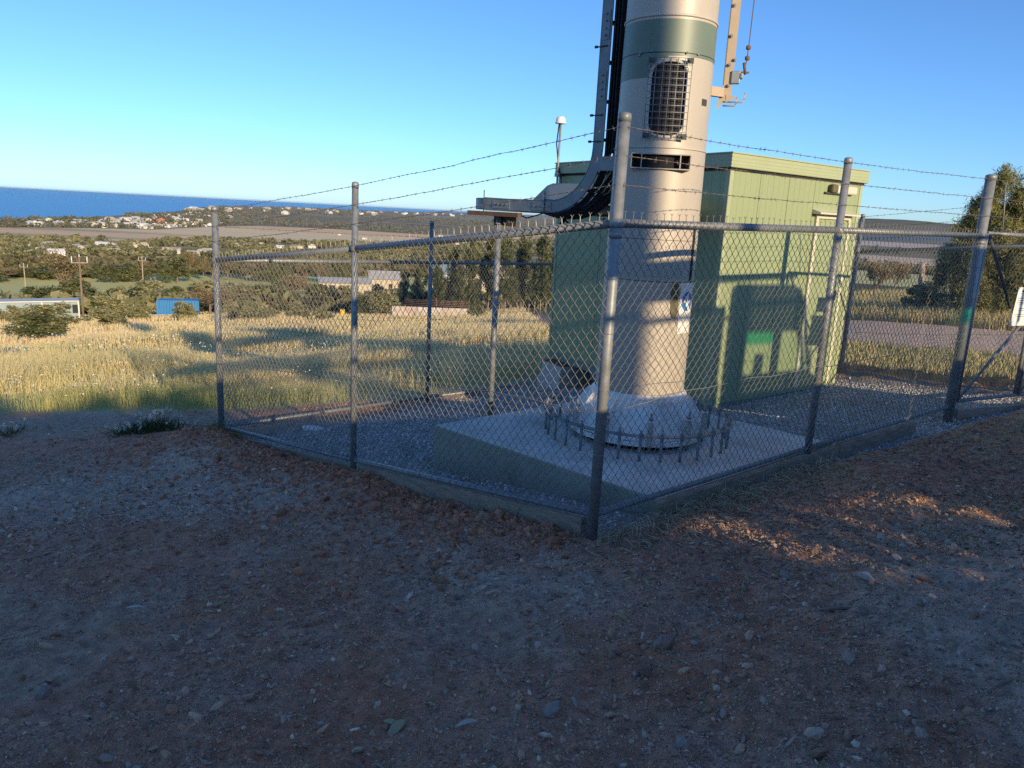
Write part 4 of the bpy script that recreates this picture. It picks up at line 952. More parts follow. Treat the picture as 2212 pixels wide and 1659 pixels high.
for i, (x, yt, yb, w, k, lab) in enumerate([(1990, 600, 676, 90, 'shrub', 'olive low bush at the foot of the pine beside a white post'), (2215, 560, 690, 110, 'dark', 'dark bush under the pine at the photo edge'), (1885, 560, 655, 60, 'brown', 'brown spindly shrub behind the right shelter corner'), (1930, 560, 640, 50, 'brown', 'thin brown shrub left of the white post')]):
    plant_px('road_bush', k, i, x, yt, w, lab, 'bush', None, yb)
# ------------------------------------------------------------------ unseen trees added behind the camera, foliage shaped to shade the foreground
AX = np.array([math.sin(SUN_AZ), math.cos(SUN_AZ), 0]); BX = np.array([-AX[1], AX[0], 0]); TE = math.tan(SUN_EL)
def shade_tree(label, a, boxes, seed, n, size, trunk_p):
    """boxes: (p0, p1, h0, h1): where, seen from the sun, the foliage stands (p along BX, height carried to the tower line)"""
    b0 = AX*a+BX*trunk_p; g = np.array([b0[0], b0[1], float(terrain(b0[0], b0[1]))]); e = empty('shade_caster_tree', tuple(g), label, 'tree', 'unseen trees added for their shade'); rg = random.Random(seed); cl = []
    for p0, p1, h0, h1 in boxes:
        z0, z1 = h0+TE*a, h1+TE*a; rz = min((z1-z0)/2, .55); k = max(1, int((p1-p0)/(rz*1.5))); kz = max(1, int((z1-z0)/(rz*1.6)))
        for i in range(k):
            for j in range(kz):
                p = p0+(p1-p0)*(i+.5)/k+rg.uniform(-.08, .08); z = z0+(z1-z0)*(j+.5)/kz
                c = AX*(a+rg.uniform(-.6, .6))+BX*p; cl.append(((c[0], c[1], z), (.5, (p1-p0)/k*.62, (z1-z0)/kz*.60)))
    V, Fq, C = foliage(cl, n, size, (.05, .06, .025), (.11, .12, .05), seed, .07, 20, .6, .2, .2)
    link('crown', np_mesh('crown', V-g, Fq, 4, False, C), M['leaf_grey'], e)
    m = MB(); zt = max(c[0][2] for c in cl)-g[2]; limbs(m, g, zt*.8, .09, cl, rg, 0, 16); m.build('trunk', M['bark'], e)

shade_tree('unseen tall dense tree added behind the camera as a shade caster', 17, [(-14, -8, -5, 2.3), (-8, -4.2, -5, 2.1)], 31, 60000, .36, -8)
shade_tree('unseen spreading tree added beside the parked truck as a shade caster', 15, [(-4.4, -.5, -4.4, 1.95), (-.6, 1.9, -4.4, 1.75), (1.7, 2.5, -4.4, 1.25)], 32, 80000, .30, -1)
shade_tree('unseen low hedge added behind the parked truck, shaped to leave sun streaks', 14, [(1.7, 5.2, -4.2, .66), (5.2, 12.5, -4.2, .55)], 33, 70000, .30, 7)
shade_tree('unseen second tree row added behind the camera to close light gaps', 19, [(-6, -2, -4.6, 1.5), (-2.6, .6, -4.6, 1.5), (.2, 2.15, -4.6, 1.4)], 34, 60000, .34, -1.5)
pg = AX*8+BX*4.195; pg[2] = float(terrain(pg[0], pg[1])); pe = empty('power_pole', tuple(pg), 'unseen timber pole added behind the camera to shade half the tower', 'power pole')  # unseen pole, added and sized to darken the tower's left half
MB().tube([pg-gu, pg+gu*9.5], [.115, .10], 12).build('pole', M['bark'], pe)
# ------------------------------------------------------------------ parked truck outside the frame, its shadow falls on tower, fence and shelter
def truck():
    a0 = 1.0; A_, B_, Z_ = AX, BX, np.array([0, 0, 1.0]); c0 = A_*a0+B_*6.0; gz = float(terrain(c0[0], c0[1]))
    e = empty('parked_truck', (c0[0], c0[1], gz), 'white light tray truck with ladder rack parked right of the photographer', 'truck')
    P = lambda p, a, z: A_*(a0+a)+B_*p+Z_*(gz+z)        # p along the truck (front at large p), a across, z above its ground
    def clear(name, c):
        g = bpy.data.materials.new(name); g.use_nodes = True; nt = g.node_tree; tb = nt.nodes.new('ShaderNodeBsdfTransparent'); tb.inputs[0].default_value = (*c, 1); gb = nt.nodes.new('ShaderNodeBsdfGlossy'); gb.inputs['Roughness'].default_value = .05; mx = nt.nodes.new('ShaderNodeMixShader'); mx.inputs[0].default_value = .07
        nt.links.new(tb.outputs[0], mx.inputs[1]); nt.links.new(gb.outputs[0], mx.inputs[2]); nt.links.new(mx.outputs[0], nt.nodes['Material Output'].inputs[0]); return g
    paint = mat('white_truck_paint', (.7, .7, .68), .35); glass = clear('window_glass', (.86, .92, .88)); band_ = clear('teal_window_band', (.03, .62, .40))
    hw, sill, head, roof = .82, 1.25, 2.22, 2.42; p0, p1, pf = 7.25, 8.65, 9.6
    m = MB()
    for s in (-1, 1):                                   # sides of the cab below the windows, pillars, doors
        m.prism([P(p0, s*hw, .45), P(pf, s*hw, .45), P(pf, s*hw, 1.0), P(9.05, s*hw, sill), P(p0, s*hw, sill)], A_*-.06*s)
        m.prism([P(p0, s*hw, sill), P(p0+.42, s*hw, sill), P(p0+.42, s*hw, head), P(p0, s*hw, head)], A_*-.06*s)
        m.prism([P(p0+1.02, s*hw, sill), P(p0+1.16, s*hw, sill), P(p0+1.16, s*hw, head), P(p0+1.02, s*hw, head)], A_*-.05*s)
        m.tube([P(9.12, s*(hw-.03), sill-.02), P(8.78, s*(hw-.06), head+.02)], .045, 6)
    m.prism([P(p0, -hw, head), P(8.82, -hw, head), P(8.74, -hw, roof-.06), P(8.55, -hw, roof), P(p0+.1, -hw, roof), P(p0, -hw, roof-.06)], A_*2*hw)
    m.prism([P(pf, -hw, .45), P(pf+.06, -hw, .5), P(pf+.06, -hw, .98), P(9.08, -hw, sill), P(9.0, -hw, sill-.04), P(pf-.04, -hw, .95)], A_*2*hw)
    m.prism([P(p0, -hw, .45), P(p0+.05, -hw, .45), P(p0+.05, -hw, 1.5), P(p0, -hw, 1.5)], A_*2*hw); m.build('cab', paint, e)
    for s in (-1, 1):
        MB().add([P(p0+.42, s*(hw-.02), sill), P(p0+1.02, s*(hw-.02), sill), P(p0+1.02, s*(hw-.02), head-.16), P(p0+.42, s*(hw-.02), head-.16)], [(0, 1, 2, 3)]).build('door_window', glass, e)
        MB().add([P(p0+.42, s*(hw-.02), head-.16), P(p0+1.02, s*(hw-.02), head-.16), P(p0+1.02, s*(hw-.02), head), P(p0+.42, s*(hw-.02), head)], [(0, 1, 2, 3)]).build('window_band', band_, e)
        MB().add([P(p0+1.16, s*(hw-.02), sill), P(9.08, s*(hw-.02), sill), P(8.76, s*(hw-.04), head), P(p0+1.16, s*(hw-.02), head)], [(0, 1, 2, 3)]).build('quarter_window', glass, e)
        m = MB(); m.tube([P(9.0, s*hw, 1.95), P(9.12, s*(hw+.25), 2.0), P(9.12, s*(hw+.27), 1.5), P(9.05, s*hw, 1.4)], .016, 6); m.box(P(9.14, s*(hw+.24), 1.74), B_*.03, A_*.09, Z_*.17, .02); m.build('side_mirror', M['black'], e)
        MB().box(P(pf+.07, s*.6, .76), B_*.015, A_*.14, Z_*.09, .01).build('headlight', M['dome'], e)
    MB().add([P(9.08, -hw+.06, sill), P(9.08, hw-.06, sill), P(8.78, hw-.09, head), P(8.78, -hw+.09, head)], [(0, 1, 2, 3)]).build('windscreen', glass, e)
    m = MB(); m.box(P(p0+.72, -.30, 1.52), B_*.10, A_*.06, Z_*.12, .03); m.box(P(p0+.70, -.3, 1.2), B_*.09, A_*.24, Z_*.25, .04); m.build('seat', M['black'], e)
    m = MB(); m.box(P(4.6, 0, .90), B_*2.6, A_*.95, Z_*.05); m.box(P(5.5, 0, .74), B_*3.4, A_*.36, Z_*.08)
    for s in (-1, 1): m.box(P(4.6, s*.94, 1.02), B_*2.6, A_*.015, Z_*.12)
    m.box(P(6.2, 0, .62), B_*.95, A_*.9, Z_*.22); m.box(P(6.3, 0, 1.5), B_*.85, A_*.9, Z_*.62, .03)  # boxes shaped to block sun under and above the tray
    for p in (2.01, 7.19): m.box(P(p, 0, 1.02), B_*.015, A_*.94, Z_*.12)
    m.build('tray', M['ladder'], e)
    m = MB()
    for p in (2.05, 4.9, 7.15):
        for s in (-1, 1): m.tube([P(p, s*.9, 1.1), P(p, s*.9, 2.10)], .022, 6)
        m.tube([P(p, -.92, 2.10), P(p, .92, 2.10)], .025, 6)
    for s in (-1, 1): m.tube([P(1.5, s*.9, 2.10), P(8.6, s*.9, 2.52)], .028, 6)
    m.build('ladder_rack', M['dark_steel'], e)
    m = MB(); m.prism([P(1.7, -.55, 2.10), P(5.3, -.55, 2.12), P(5.3, -.55, 2.40), P(2.6, -.55, 2.38), P(1.8, -.55, 2.2)], A_*.25); m.build('shade_board', M['timber'], e)  # load added on the rack to shade corner post and tower
    for p in (5.9, 8.5):
        for s in (-1, 1): c = P(p, s*.74, .40); MB().tube([c-A_*.12, c-A_*.11, c+A_*.11, c+A_*.12], [.32, .40, .40, .32], 24).build('wheel', M['black'], e)
    MB().box(P(pf+.1, 0, .52), B_*.05, A_*.84, Z_*.11, .02).build('bumper', M['dark_steel'], e)
truck()
# ------------------------------------------------------------------ sheds, container, houses, poles in the field and beyond
def gpt(x, d):
    r_ = ray(x, 700); a = math.atan2(r_[0], r_[1]); p = np.array([d*math.sin(a), d*math.cos(a), 0.0]); p[2] = float(terrain(p[0], p[1])); return p
def topz(x, y, d): r_ = ray(x, y); return 1.75+r_[2]/math.hypot(r_[0], r_[1])*d
def facing_box(x0, x1, yt, yb, d, depth, turn=0.0):
    """returns origin, right, back vectors, height for a box whose front spans the given view at distance d"""
    a, b = gpt(x0, d), gpt(x1, d); zb = topz((x0+x1)/2, yb, d); zt = topz((x0+x1)/2, yt, d); r_ = b-a; r_[2] = 0; w = np.linalg.norm(r_); r_ /= w
    r2 = np.array([r_[0]*math.cos(turn)-r_[1]*math.sin(turn), r_[0]*math.sin(turn)+r_[1]*math.cos(turn), 0]); bk = np.array([-r2[1], r2[0], 0])
    return np.array([a[0], a[1], zb]), r2, bk, w, zt-zb
M['shed_blue'] = mat('pale_blue_sheeting', (.24, .33, .36), .5, 0, .08, .5, stretch=(1, 1, .2)); M['cont_blue'] = mat('container_blue', (.03, .20, .46), .5, 0, .12, 1.0)
M['roof_pale'] = mat('pale_roof', (.55, .54, .48), .5, .1, .1, .5); M['render'] = mat('cream_render', (.55, .48, .36), .8, 0, .1, .5); M['window'] = mat('dark_window', (.03, .035, .04), .2)
o, r, b, w, h = facing_box(-120, 174, 650, 692, 110, 8)
sh = empty('long_shed', tuple(o), 'long pale blue steel shed with dark windows at the left edge', 'shed')
m = MB(); h -= .15; V = [o-[0, 0, 1], o+r*w-[0, 0, 1], o+r*w+gu*h, o+gu*h]; m.prism(V, b*2.8)
for k in range(60): m.box(o+r*(w*(k+.5)/60)+gu*h/2-b*.012, r*.05, b*.012, gu*h/2)
m.build('shed_wall', M['shed_blue'], sh)
m = MB(); m.prism([o-b*.2-r*.2+gu*h, o-b*.2-r*.2+gu*(h+.12), o+b*3.0-r*.2+gu*(h+.10), o+b*3.0-r*.2+gu*h], r*(w+.4)); m.build('shed_roof', M['roof_pale'], sh)
for f0, f1 in ((.665, .71), (.945, .99)): MB().box(o+r*w*(f0+f1)/2-b*.04+gu*h*.58, r*w*(f1-f0)/2, b*.02, gu*h*.24).build('window', M['window'], sh)
for f0 in (.71, .995): MB().box(o+r*w*f0-b*.05+gu*h*.5, r*.09, b*.03, gu*h*.5).build('wall_trim', M['roof_pale'], sh)
o, r, b, w, h = facing_box(341, 430, 649, 689, 104, 2.4, R(-6))
ct = empty('shipping_container', tuple(o), 'bright blue corrugated shipping container in the dry field', 'container')
n = 13; V = []; xs_c = []
for k in range(n):
    for f, dp in ((0, 0), (.28, 0), (.5, -.07), (.78, -.07)): xs_c.append(((k+f)/n*w, dp))
xs_c.append((w, 0)); m = MB(); V = [p for x, dp in xs_c for p in (o+r*x-b*dp-gu*.3, o+r*x-b*dp+gu*h)]
m.add(V, [(2*i, 2*i+2, 2*i+3, 2*i+1) for i in range(len(xs_c)-1)]); m.box(o+r*w/2+b*1.25+gu*(h/2-.15), r*(w/2-.02), b*1.15, gu*(h/2+.14)); m.build('corrugated_body', M['cont_blue'], ct)
m = MB()
for z in (.05, h-.04): m.box(o+r*w/2-b*.0+gu*z, r*w/2, b*.04, gu*.05)
for f in (0, 1): m.box(o+r*w*f+gu*h/2, r*.06, b*.06, gu*h/2)
m.build('corner_frame', M['cont_blue'], ct)
m = MB(); c = o+r*w*.10-b*1.2+gu*.25; m.box(c+gu*.32, r*w*.14, b*.4, gu*.03)
for s in (-.13, .13): m.box(c+r*w*s+gu*.05, r*.04, b*.04, gu*.28)
m.build('work_table', M['roof_pale'], None, 'small pale table standing in front of the blue container', 'table')
# cream house, grey shed and low wall behind the mesh
def house(x0, x1, yt, yb, d, dep, label, roof, wall_m, gable=False, turn=0.0):
    o, r, b, w, h = facing_box(x0, x1, yt, yb, d, dep, turn); e = empty('farm_house', tuple(o), label, 'house')
    m = MB(); m.prism([o-gu*2, o+r*w-gu*2, o+r*w+gu*h*.72, o+gu*h*.72], b*dep); m.build('wall', wall_m, e)
    m = MB(); m.prism([o-b*.4-r*.3+gu*h*.70, o+b*dep/2-r*.3+gu*h, o+b*(dep+.4)-r*.3+gu*h*.70], r*(w+.6)); m.build('roof', roof, e)
    for f in (.25, .7): MB().box(o+r*w*f-b*.03+gu*h*.36, r*w*.06, b*.03, gu*h*.16).build('window', M['window'], e)
    return e
house(797, 862, 588, 640, 190, 9, 'cream house seen through the mesh right of the middle left post', M['roof_pale'], M['render'])
house(930, 968, 572, 640, 200, 7, 'pale grey gabled shed seen behind the dark back post', M['shed_blue'], M['roof_pale'])
house(690, 800, 603, 632, 175, 8, 'long low house roof left of the cream house', M['roof_pale'], M['render'])
house(1000, 1120, 570, 640, 165, 9, 'tan building glimpsed between the trunks of the pines', M['render'], M['render'])
o, r, b, w, h = facing_box(846, 1012, 664, 696, 88, .5); m = MB(); m.box(o+r*w/2+gu*(h/2-.3)+b*.2, r*w/2, b*.15, gu*(h/2+.3))
m.build('low_wall', mat('mottled_wall', (.42, .34, .28), .9, 0, .35, 1.2, col2=(.56, .52, .47), thr=(.4, .6)), None, 'low mottled pink and white wall at the end of the dry field', 'wall')
ra = empty('pipe_rack', tuple(o), 'rusty red pipes stacked on a rack behind the low wall', 'pipes')
for i in range(4): MB().tube([o+r*w*.15+b*(1+.3*i)+gu*(h+.1+.16*i), o+r*w*1.0+b*(1+.3*i)+gu*(h+.1+.16*i)], .05, 6).build('pipe', M['rust'], ra)
o, r, b, w, h = facing_box(727, 748, 668, 692, 92, 1.5); m = MB(); m.box(o+r*w/2+b*.6+gu*h*.3, r*w/2, b*.6, gu*h*.3, .06); m.box(o+r*w*.6+b*.6+gu*h*.75, r*w*.25, b*.4, gu*h*.2, .05)
m.build('yellow_loader', mat('yellow_paint', (.60, .40, .05), .5), None, 'small yellow machine parked by the trees beside the middle left post', 'machine')
# picket row at the back of the field, stakes in the field
for i, x in enumerate(np.linspace(1040, 1190, 13)):
    g = gpt(x, 74); m = MB(); hh = 1.15+.2*math.sin(i*2.1); m.tube([g-[0, 0, .2], g+[.03*math.sin(i), 0, hh]], .05, 6)
    m.build('fence_picket', M['timber'], None, 'thin grey picket in the row below the pines', 'picket', 'pickets below the pines')
for i, (x, yb, yt, lab) in enumerate([(52, 752, 735, 'wooden stake below the dark bush on the left'), (137, 755, 737, 'wooden stake right of the dark bush in the dry field'), (326, 737, 726, 'short stake in the dry field below the container'), (427, 741, 728, 'stake in the dry field left of the far left post')]):
    g = pix(x, yb+4); d = math.hypot(g[0], g[1]); zt = topz(x, yt, d); m = MB(); m.box((g[0], g[1], (g[2]+zt)/2-.1), (.035, 0, 0), (0, .035, 0), (.02, 0, (zt-g[2])/2+.1)); m.build('wooden_stake', M['timber'], None, lab, 'stake', 'stakes in the dry field')
for i, (x, yb, yt, lab) in enumerate([(1993, 672, 568, 'pale timber post leaning at the foot of the pine'), (2150, 690, 598, 'pale timber post behind the gate leaf')]):
    r_ = pix(x-8, yb); g = r_; d = math.hypot(g[0], g[1]); t = at(x, yt, g[1]); m = MB(); m.tube([np.array(g)-[0, 0, .3], t*.5+np.array(g)*.5, t], [.085, .08, .075], 9); m.build('timber_post', M['bark_pale'], None, lab, 'fence post', 'old timber posts by the track')
# power poles and wires
poles = []
for x, yt, d, rr_, lab in [(181, 555, 105, .15, 'tall brown timber power pole behind the shed'), (62, 571, 230, .16, 'pale power pole over the green field at the left'), (314, 557, 215, .15, 'grey power pole over the green field right of the brown pole')]:
    g = gpt(x, d); zt = topz(x, yt, d); e = empty('power_pole', tuple(g), lab, 'power pole')
    MB().tube([g-gu, np.array([g[0], g[1], zt])], [rr_, rr_*.75], 8).build('pole', M['bark'] if d < 150 else M['bark_pale'], e)
    rv_ = np.array([g[1], -g[0], 0])/math.hypot(g[0], g[1]); c = np.array([g[0], g[1], zt-.7])
    MB().tube([c-rv_*.9, c+rv_*.9], .07, 6).build('crossarm', M['bark_pale'], e)
    for s in (-.8, 0, .8): MB().tube([c+rv_*s, c+rv_*s+gu*(.75 if s else 1.0)], .06, 6).build('insulator', M['dome'], e)
    poles.append((c, rv_))
for i, (a, b) in enumerate(((1, 0), (0, 2))):
    for s in (-.8, .8):
        p, q = poles[a][0]+poles[a][1]*s+gu*.7, poles[b][0]+poles[b][1]*s+gu*.7; t = np.linspace(0, 1, 20)[:, None]; P = p+(q-p)*t-gu*(4*t*(1-t))*1.6
        MB().tube(P, .022, 4).build('power_line', M['dark_steel'], None, 'thin power line between the pale pole and the brown pole' if i == 0 else 'thin power line from the brown pole to the grey pole', 'wire', 'power lines over the field')
# houses of the plain and of the seaside town
hm = []
for v in range(4):
    m = MB(); rr = random.Random(v); w_, d_, h_ = rr.uniform(.8, 1.2), rr.uniform(.6, .8), rr.uniform(.26, .36); m.abox(-w_/2, w_/2, -d_/2, d_/2, -.3, h_)
    m.prism([(-w_/2-.03, -d_/2-.03, h_), (-w_/2-.03, 0, h_+.2), (-w_/2-.03, d_/2+.03, h_)], (w_+.06, 0, 0))
    me = bpy.data.meshes.new('far_house'); me.from_pydata(m.v, [], m.f); me.update(); me.materials.append([mat('house_white', (.52, .50, .46), .7, var=.05), M['roof_pale'], M['render'], M['dome']][v]); hm.append(me)
tile = hm[2].copy(); tile.materials.clear(); tile.materials.append(mat('red_roof', (.42, .13, .07), .7))
def far_house(x, y, size, label, group, me=None):
    p = pix(x, y); o_ = bpy.data.objects.new('house', me or rr_h.choice(hm)); COL.objects.link(o_); o_.location = (p[0], p[1], float(terrain(p[0], p[1]))); o_.scale = (size, size, size*.85); o_.rotation_euler = (0, 0, rr_h.uniform(0, 3.14))
    tag(o_, label, 'house', group); return o_
rr_h = random.Random(77)
for i in range(150):
    x = rr_h.triangular(40, 500, 330); t = rr_h.random(); y0 = np.interp(x, [40, 200, 330, 470, 500], [481, 475.5, 467, 456, 452]); y1 = np.interp(x, [40, 200, 330, 470, 500], [489, 491.5, 494.5, 488, 486])
    far_house(x, y0+(y1-y0)*t, rr_h.uniform(10, 19), 'small pale house in the seaside town by the beach', 'houses of the seaside town')
far_house(346, 481, 30, 'house with an orange red roof in the seaside town', None, tile)
for i in range(60):
    x = rr_h.uniform(410, 1000); y = np.interp(x, [400, 480, 640, 760, 900, 1000], [456, 450, 451.5, 457, 461, 463])+rr_h.expovariate(.4)
    far_house(x, y, rr_h.uniform(24, 46), 'tiny white house on the low scrubby point by the sea', 'houses on the point')
for i in range(42):
    x = rr_h.uniform(0, 620) if i < 34 else rr_h.uniform(620, 1000); far_house(x, rr_h.uniform(527, 552) if i < 34 else rr_h.uniform(500, 540), rr_h.uniform(7, 12), 'pale house among the scrub of the plain', 'houses in the scrub')
# ------------------------------------------------------------------ far scrub that reads as one mass
def scrub(name, n, near, far, az0, az1, size, ca, cb, seed, q=26, dense=None):
    rg = np.random.RandomState(seed); a = rg.uniform(az0, az1, n*3); t = rg.rand(n*3); dn, df = near(a), far(a); d = np.exp(np.log(dn)+(np.log(df)-np.log(dn))*t)
    x, y = d*np.sin(a), d*np.cos(a); k = fbm(x/d.mean()*9+seed, y/d.mean()*9, 3) > (dense or .44); x, y, d = x[k][:n], y[k][:n], d[k][:n]; n = len(x); z = terrain(x, y, False)
    s = size*rg.uniform(.5, 1.35, n)*(d/np.median(d))**.55
    off = rg.normal(size=(n, q, 3)); off /= np.linalg.norm(off, axis=2)[..., None]; off *= rg.uniform(.35, 1, (n, q, 1))
    P = np.stack([x, y, z+s*.42], 1)[:, None]+off*np.stack([s*.62, s*.62, s*.46], 1)[:, None]
    tone = rg.rand(n, 1)*.75+rg.rand(n, q)*.35; C = np.array(ca)+(np.array(cb)-np.array(ca))*np.clip(tone, 0, 1)[..., None]
    V, F4 = leaves(P.reshape(-1, 3), 1.0, rg, .7, .4); cen = np.repeat(P.reshape(-1, 3), 4, 0); V = cen+(V-cen)*np.repeat(np.repeat(s*.42, q), 4)[:, None]
    return tag(link(name, np_mesh(name, V, F4, 4, False, np.repeat(C.reshape(-1, 3), 4, 0)), M['leaf_grey']), kind='stuff')
scrub('scrub_on_the_plain', 3600, STRIP_FAR, lambda a: PAD_NEAR(a)*.99, -.72, .10, 5.5, (.10, .115, .055), (.32, .30, .15), 41, 26, .42)
scrub('coastal_scrub', 5200, lambda a: PAD_FAR(a)*1.02, lambda a: COAST(a)*.97, -.40, .12, 13, (.10, .11, .075), (.25, .235, .16), 42, 14, .36)
scrub('town_trees', 900, lambda a: PAD_FAR(a)*1.0, lambda a: COAST(a)*.95, -.60, -.36, 9, (.09, .10, .06), (.22, .21, .12), 43, 16, .40)
scrub('hedgerow_scrub', 1500, lambda a: GREEN_FAR(a)*1.005, lambda a: STRIP_NEAR(a)*.99, -.72, .10, 6.5, (.08, .09, .04), (.24, .21, .11), 44, 30, .2)
scrub('thicket_behind_field', 500, lambda a: a*0+118, lambda a: a*0+200, -.62, .12, 3.4, (.13, .14, .06), (.36, .34, .17), 45, 60, .25)
scrub('scrub_beyond_the_track', 700, lambda a: a*0+1380, lambda a: a*0+1700, .3, .75, 13, (.07, .09, .05), (.17, .17, .09), 46, 18, .3)
scrub('hedge_on_the_far_plain', 300, lambda a: a*0+2600, lambda a: a*0+3600, .3, .75, 16, (.07, .09, .05), (.16, .165, .10), 47, 14, .5)
# ------------------------------------------------------------------ grass
def blades(name, x, y, h, wd, ca, cb, seed, lean=.35, hvar=.5, zoff=0.0):
    rg = np.random.RandomState(seed); n = len(x); z = terrain(x, y)+zoff; an = rg.uniform(0, 6.28, n); hh = h*rg.uniform(1-hvar, 1+hvar, n); la = rg.uniform(0, 6.28, n); l = lean*hh*rg.rand(n)
    u = np.stack([np.cos(an), np.sin(an), an*0], 1)*np.asarray(wd).reshape(-1, 1)*.5; b = np.stack([x, y, z-.02], 1); mid = b+np.stack([np.cos(la)*l*.35, np.sin(la)*l*.35, hh*.6], 1); t = b+np.stack([np.cos(la)*l, np.sin(la)*l, hh], 1)
    V = np.stack([b-u, b+u, mid+u*.7, mid-u*.7, t+u*.12, t-u*.12], 1).reshape(-1, 3); k = np.arange(n)[:, None]*6
    F4 = np.concatenate([k+[0, 1, 2, 3], k+[3, 2, 4, 5]], 0); c = np.array(ca)+(np.array(cb)-np.array(ca))*np.clip(fbm(x*.35+seed, y*.35, 3)*1.6-.4+rg.normal(size=n)*.25, 0, 1)[:, None]
    return tag(link(name, np_mesh(name, V, F4, 4, False, np.repeat(c, 6, 0)), M['grass']), kind='stuff')
def field_pts(n, d0, d1, az0, az1, seed, pw=1.0):
    rg = np.random.RandomState(seed); d = np.exp(rg.uniform(math.log(d0), math.log(d1), n*2)); a = rg.uniform(az0, az1, n*2); x, y = d*np.sin(a), d*np.cos(a)
    k = (grass_edge(x, y) > 0) & (inside_compound(x, y) < -.15); return x[k][:n], y[k][:n], d[k][:n]
x, y, d = field_pts(190000, 9.6, 34, -.72, .10, 1); g1 = fbm(x*.5+2, y*.5, 3); kk = np.random.RandomState(2).rand(len(x)) < (.15+.85*sst(.36, .56, g1))*(.06+.94*sst(-.1, 1.5, grass_edge(x, y)+1.2*(fbm(x*1.1, y*1.1+3, 3)-.5))); x, y, d = x[kk], y[kk], d[kk]
edge = grass_edge(x, y); nearg = edge < 1.3
blades('dry_grass', x[~nearg], y[~nearg], (.10+.26*sst(.4, .65, fbm(x*.3+8, y*.3, 3)))[~nearg], .0035+.0006*d[~nearg], (.80, .66, .37), (.60, .57, .28), 3, .6)
blades('green_grass', x[nearg], y[nearg], .24, .007, (.30, .36, .14), (.58, .54, .22), 4, .6)
x, y, d = field_pts(120000, 32, 125, -.72, .10, 5); blades('dry_field_grass', x, y, .08+.24*sst(.4, .65, fbm(x*.12+8, y*.12, 3)), .0008*d, (.86, .68, .40), (.70, .62, .32), 6, .5)
x, y, d = field_pts(5200, 10, 42, -.72, .06, 7); kf = fbm(x*.45+11, y*.45, 3)+np.random.RandomState(4).rand(len(x))*.3 > .60; x, y, d = x[kf], y[kf], d[kf]
rg = np.random.RandomState(9); P = np.stack([x, y, terrain(x, y)+rg.uniform(.2, .42, len(x))], 1); V1, F1 = leaves(P, .028, rg, .9, .8); cen = np.repeat(P, 4, 0); V1 = cen+(V1-cen)*np.repeat(np.clip(d/14, .9, 2.0), 4)[:, None]
tag(link('white_wildflowers', np_mesh('white_wildflowers', V1, F1, 4), M['flower']), kind='stuff')
# weeds and dry grass beyond the right side of the compound
rg = np.random.RandomState(14); dd = np.exp(rg.uniform(math.log(11.5), math.log(34), 60000)); aa = rg.uniform(.30, .66, 60000); x, y = dd*np.sin(aa), dd*np.cos(aa); c_ = beyond_bc(x, y)+.8*(fbm(x*.9, y*.9, 3)-.5)
k = ((c_ > .9) & (c_ < 3.6)) | (c_ > 8.0); k &= (rg.rand(len(x)) < np.where(c_ > 8.0, 1, .6)); x, y, dd, c_ = x[k], y[k], dd[k], c_[k]
blades('roadside_grass', x, y, np.where(c_ > 8.0, .30, .10), .004+.0007*dd, (.66, .55, .30), (.46, .44, .20), 15, .5)
# weedy wisps on the bank by the fence and straw along the timber
rg = np.random.RandomState(18); s = rg.rand(1500)*5.3; o_ = rg.exponential(.10, 1500)+.05; x = Lp[0]*0+Fp[0]-.727*s-.687*o_; y = Fp[1]+.687*s-.727*o_; k = (rg.rand(1500) < np.where(s > 4.3, .9, .10)); blades('fence_side_weeds', x[k], y[k], .10, .005, (.10, .12, .05), (.24, .20, .11), 19, .9)
# bunny tail grass clumps
def bunny(x, y, w, n, label, h0=.26):
    g = np.array(pix(x, y)); d = math.hypot(g[0], g[1]); g[2] = float(terrain(g[0], g[1])); R_ = w/1662*d/2; e = empty('bunny_tail_grass', tuple(g), label, 'grass clump'); rg = random.Random(int(x)); st = MB(); hd = MB()
    rv_ = np.array([g[1], -g[0], 0])/d
    for i in range(n):
        q = rg.gauss(0, .45)*R_; b = g+rv_*q+np.array([0, rg.gauss(0, .10), 0]); b[2] = float(terrain(b[0], b[1])); h = h0*rg.uniform(.35, 1)*(1-.45*abs(q)/R_); t = b+np.array([rg.gauss(0, .05), rg.gauss(0, .04), h]); st.tube([b, (b+t)/2+[0, 0, .02], t], .0022, 3, False)
        ax = (t-b)/np.linalg.norm(t-b)+np.array([rg.gauss(0, .3), rg.gauss(0, .2), .3]); ax /= np.linalg.norm(ax); l = rg.uniform(.03, .065); r0 = rg.uniform(.012, .019)
        hd.tube([t-ax*.004, t+ax*l*.25, t+ax*l*.6, t+ax*l*.9, t+ax*l], [.004, r0*.95, r0, r0*.6, .002], 7)
    for i in range(n*5):
        b = g+rv_*rg.gauss(0, .42)*R_+np.array([0, rg.gauss(0, .10), 0]); b[2] = float(terrain(b[0], b[1])); t = b+np.array([rg.gauss(0, .07), rg.gauss(0, .05), h0*.55*rg.uniform(.4, 1.2)]); st.tube([b, (b+t)/2+[0, 0, .015], t], [.004, .003, .0008], 3, False)
    st.build('leaf_blades', mat('clump_green', (.10, .14, .05), .8, transl=.3), e); hd.build('seed_heads', M['fluff'], e)
bunny(338, 940, 112, 64, 'clump of fluffy white bunny tail grass beside the pale track')
bunny(278, 946, 60, 26, 'low straggling fluffy seed heads left of the main clump', .13)
bunny(22, 936, 40, 8, 'few fluffy white seed heads at the left photo edge', .16)
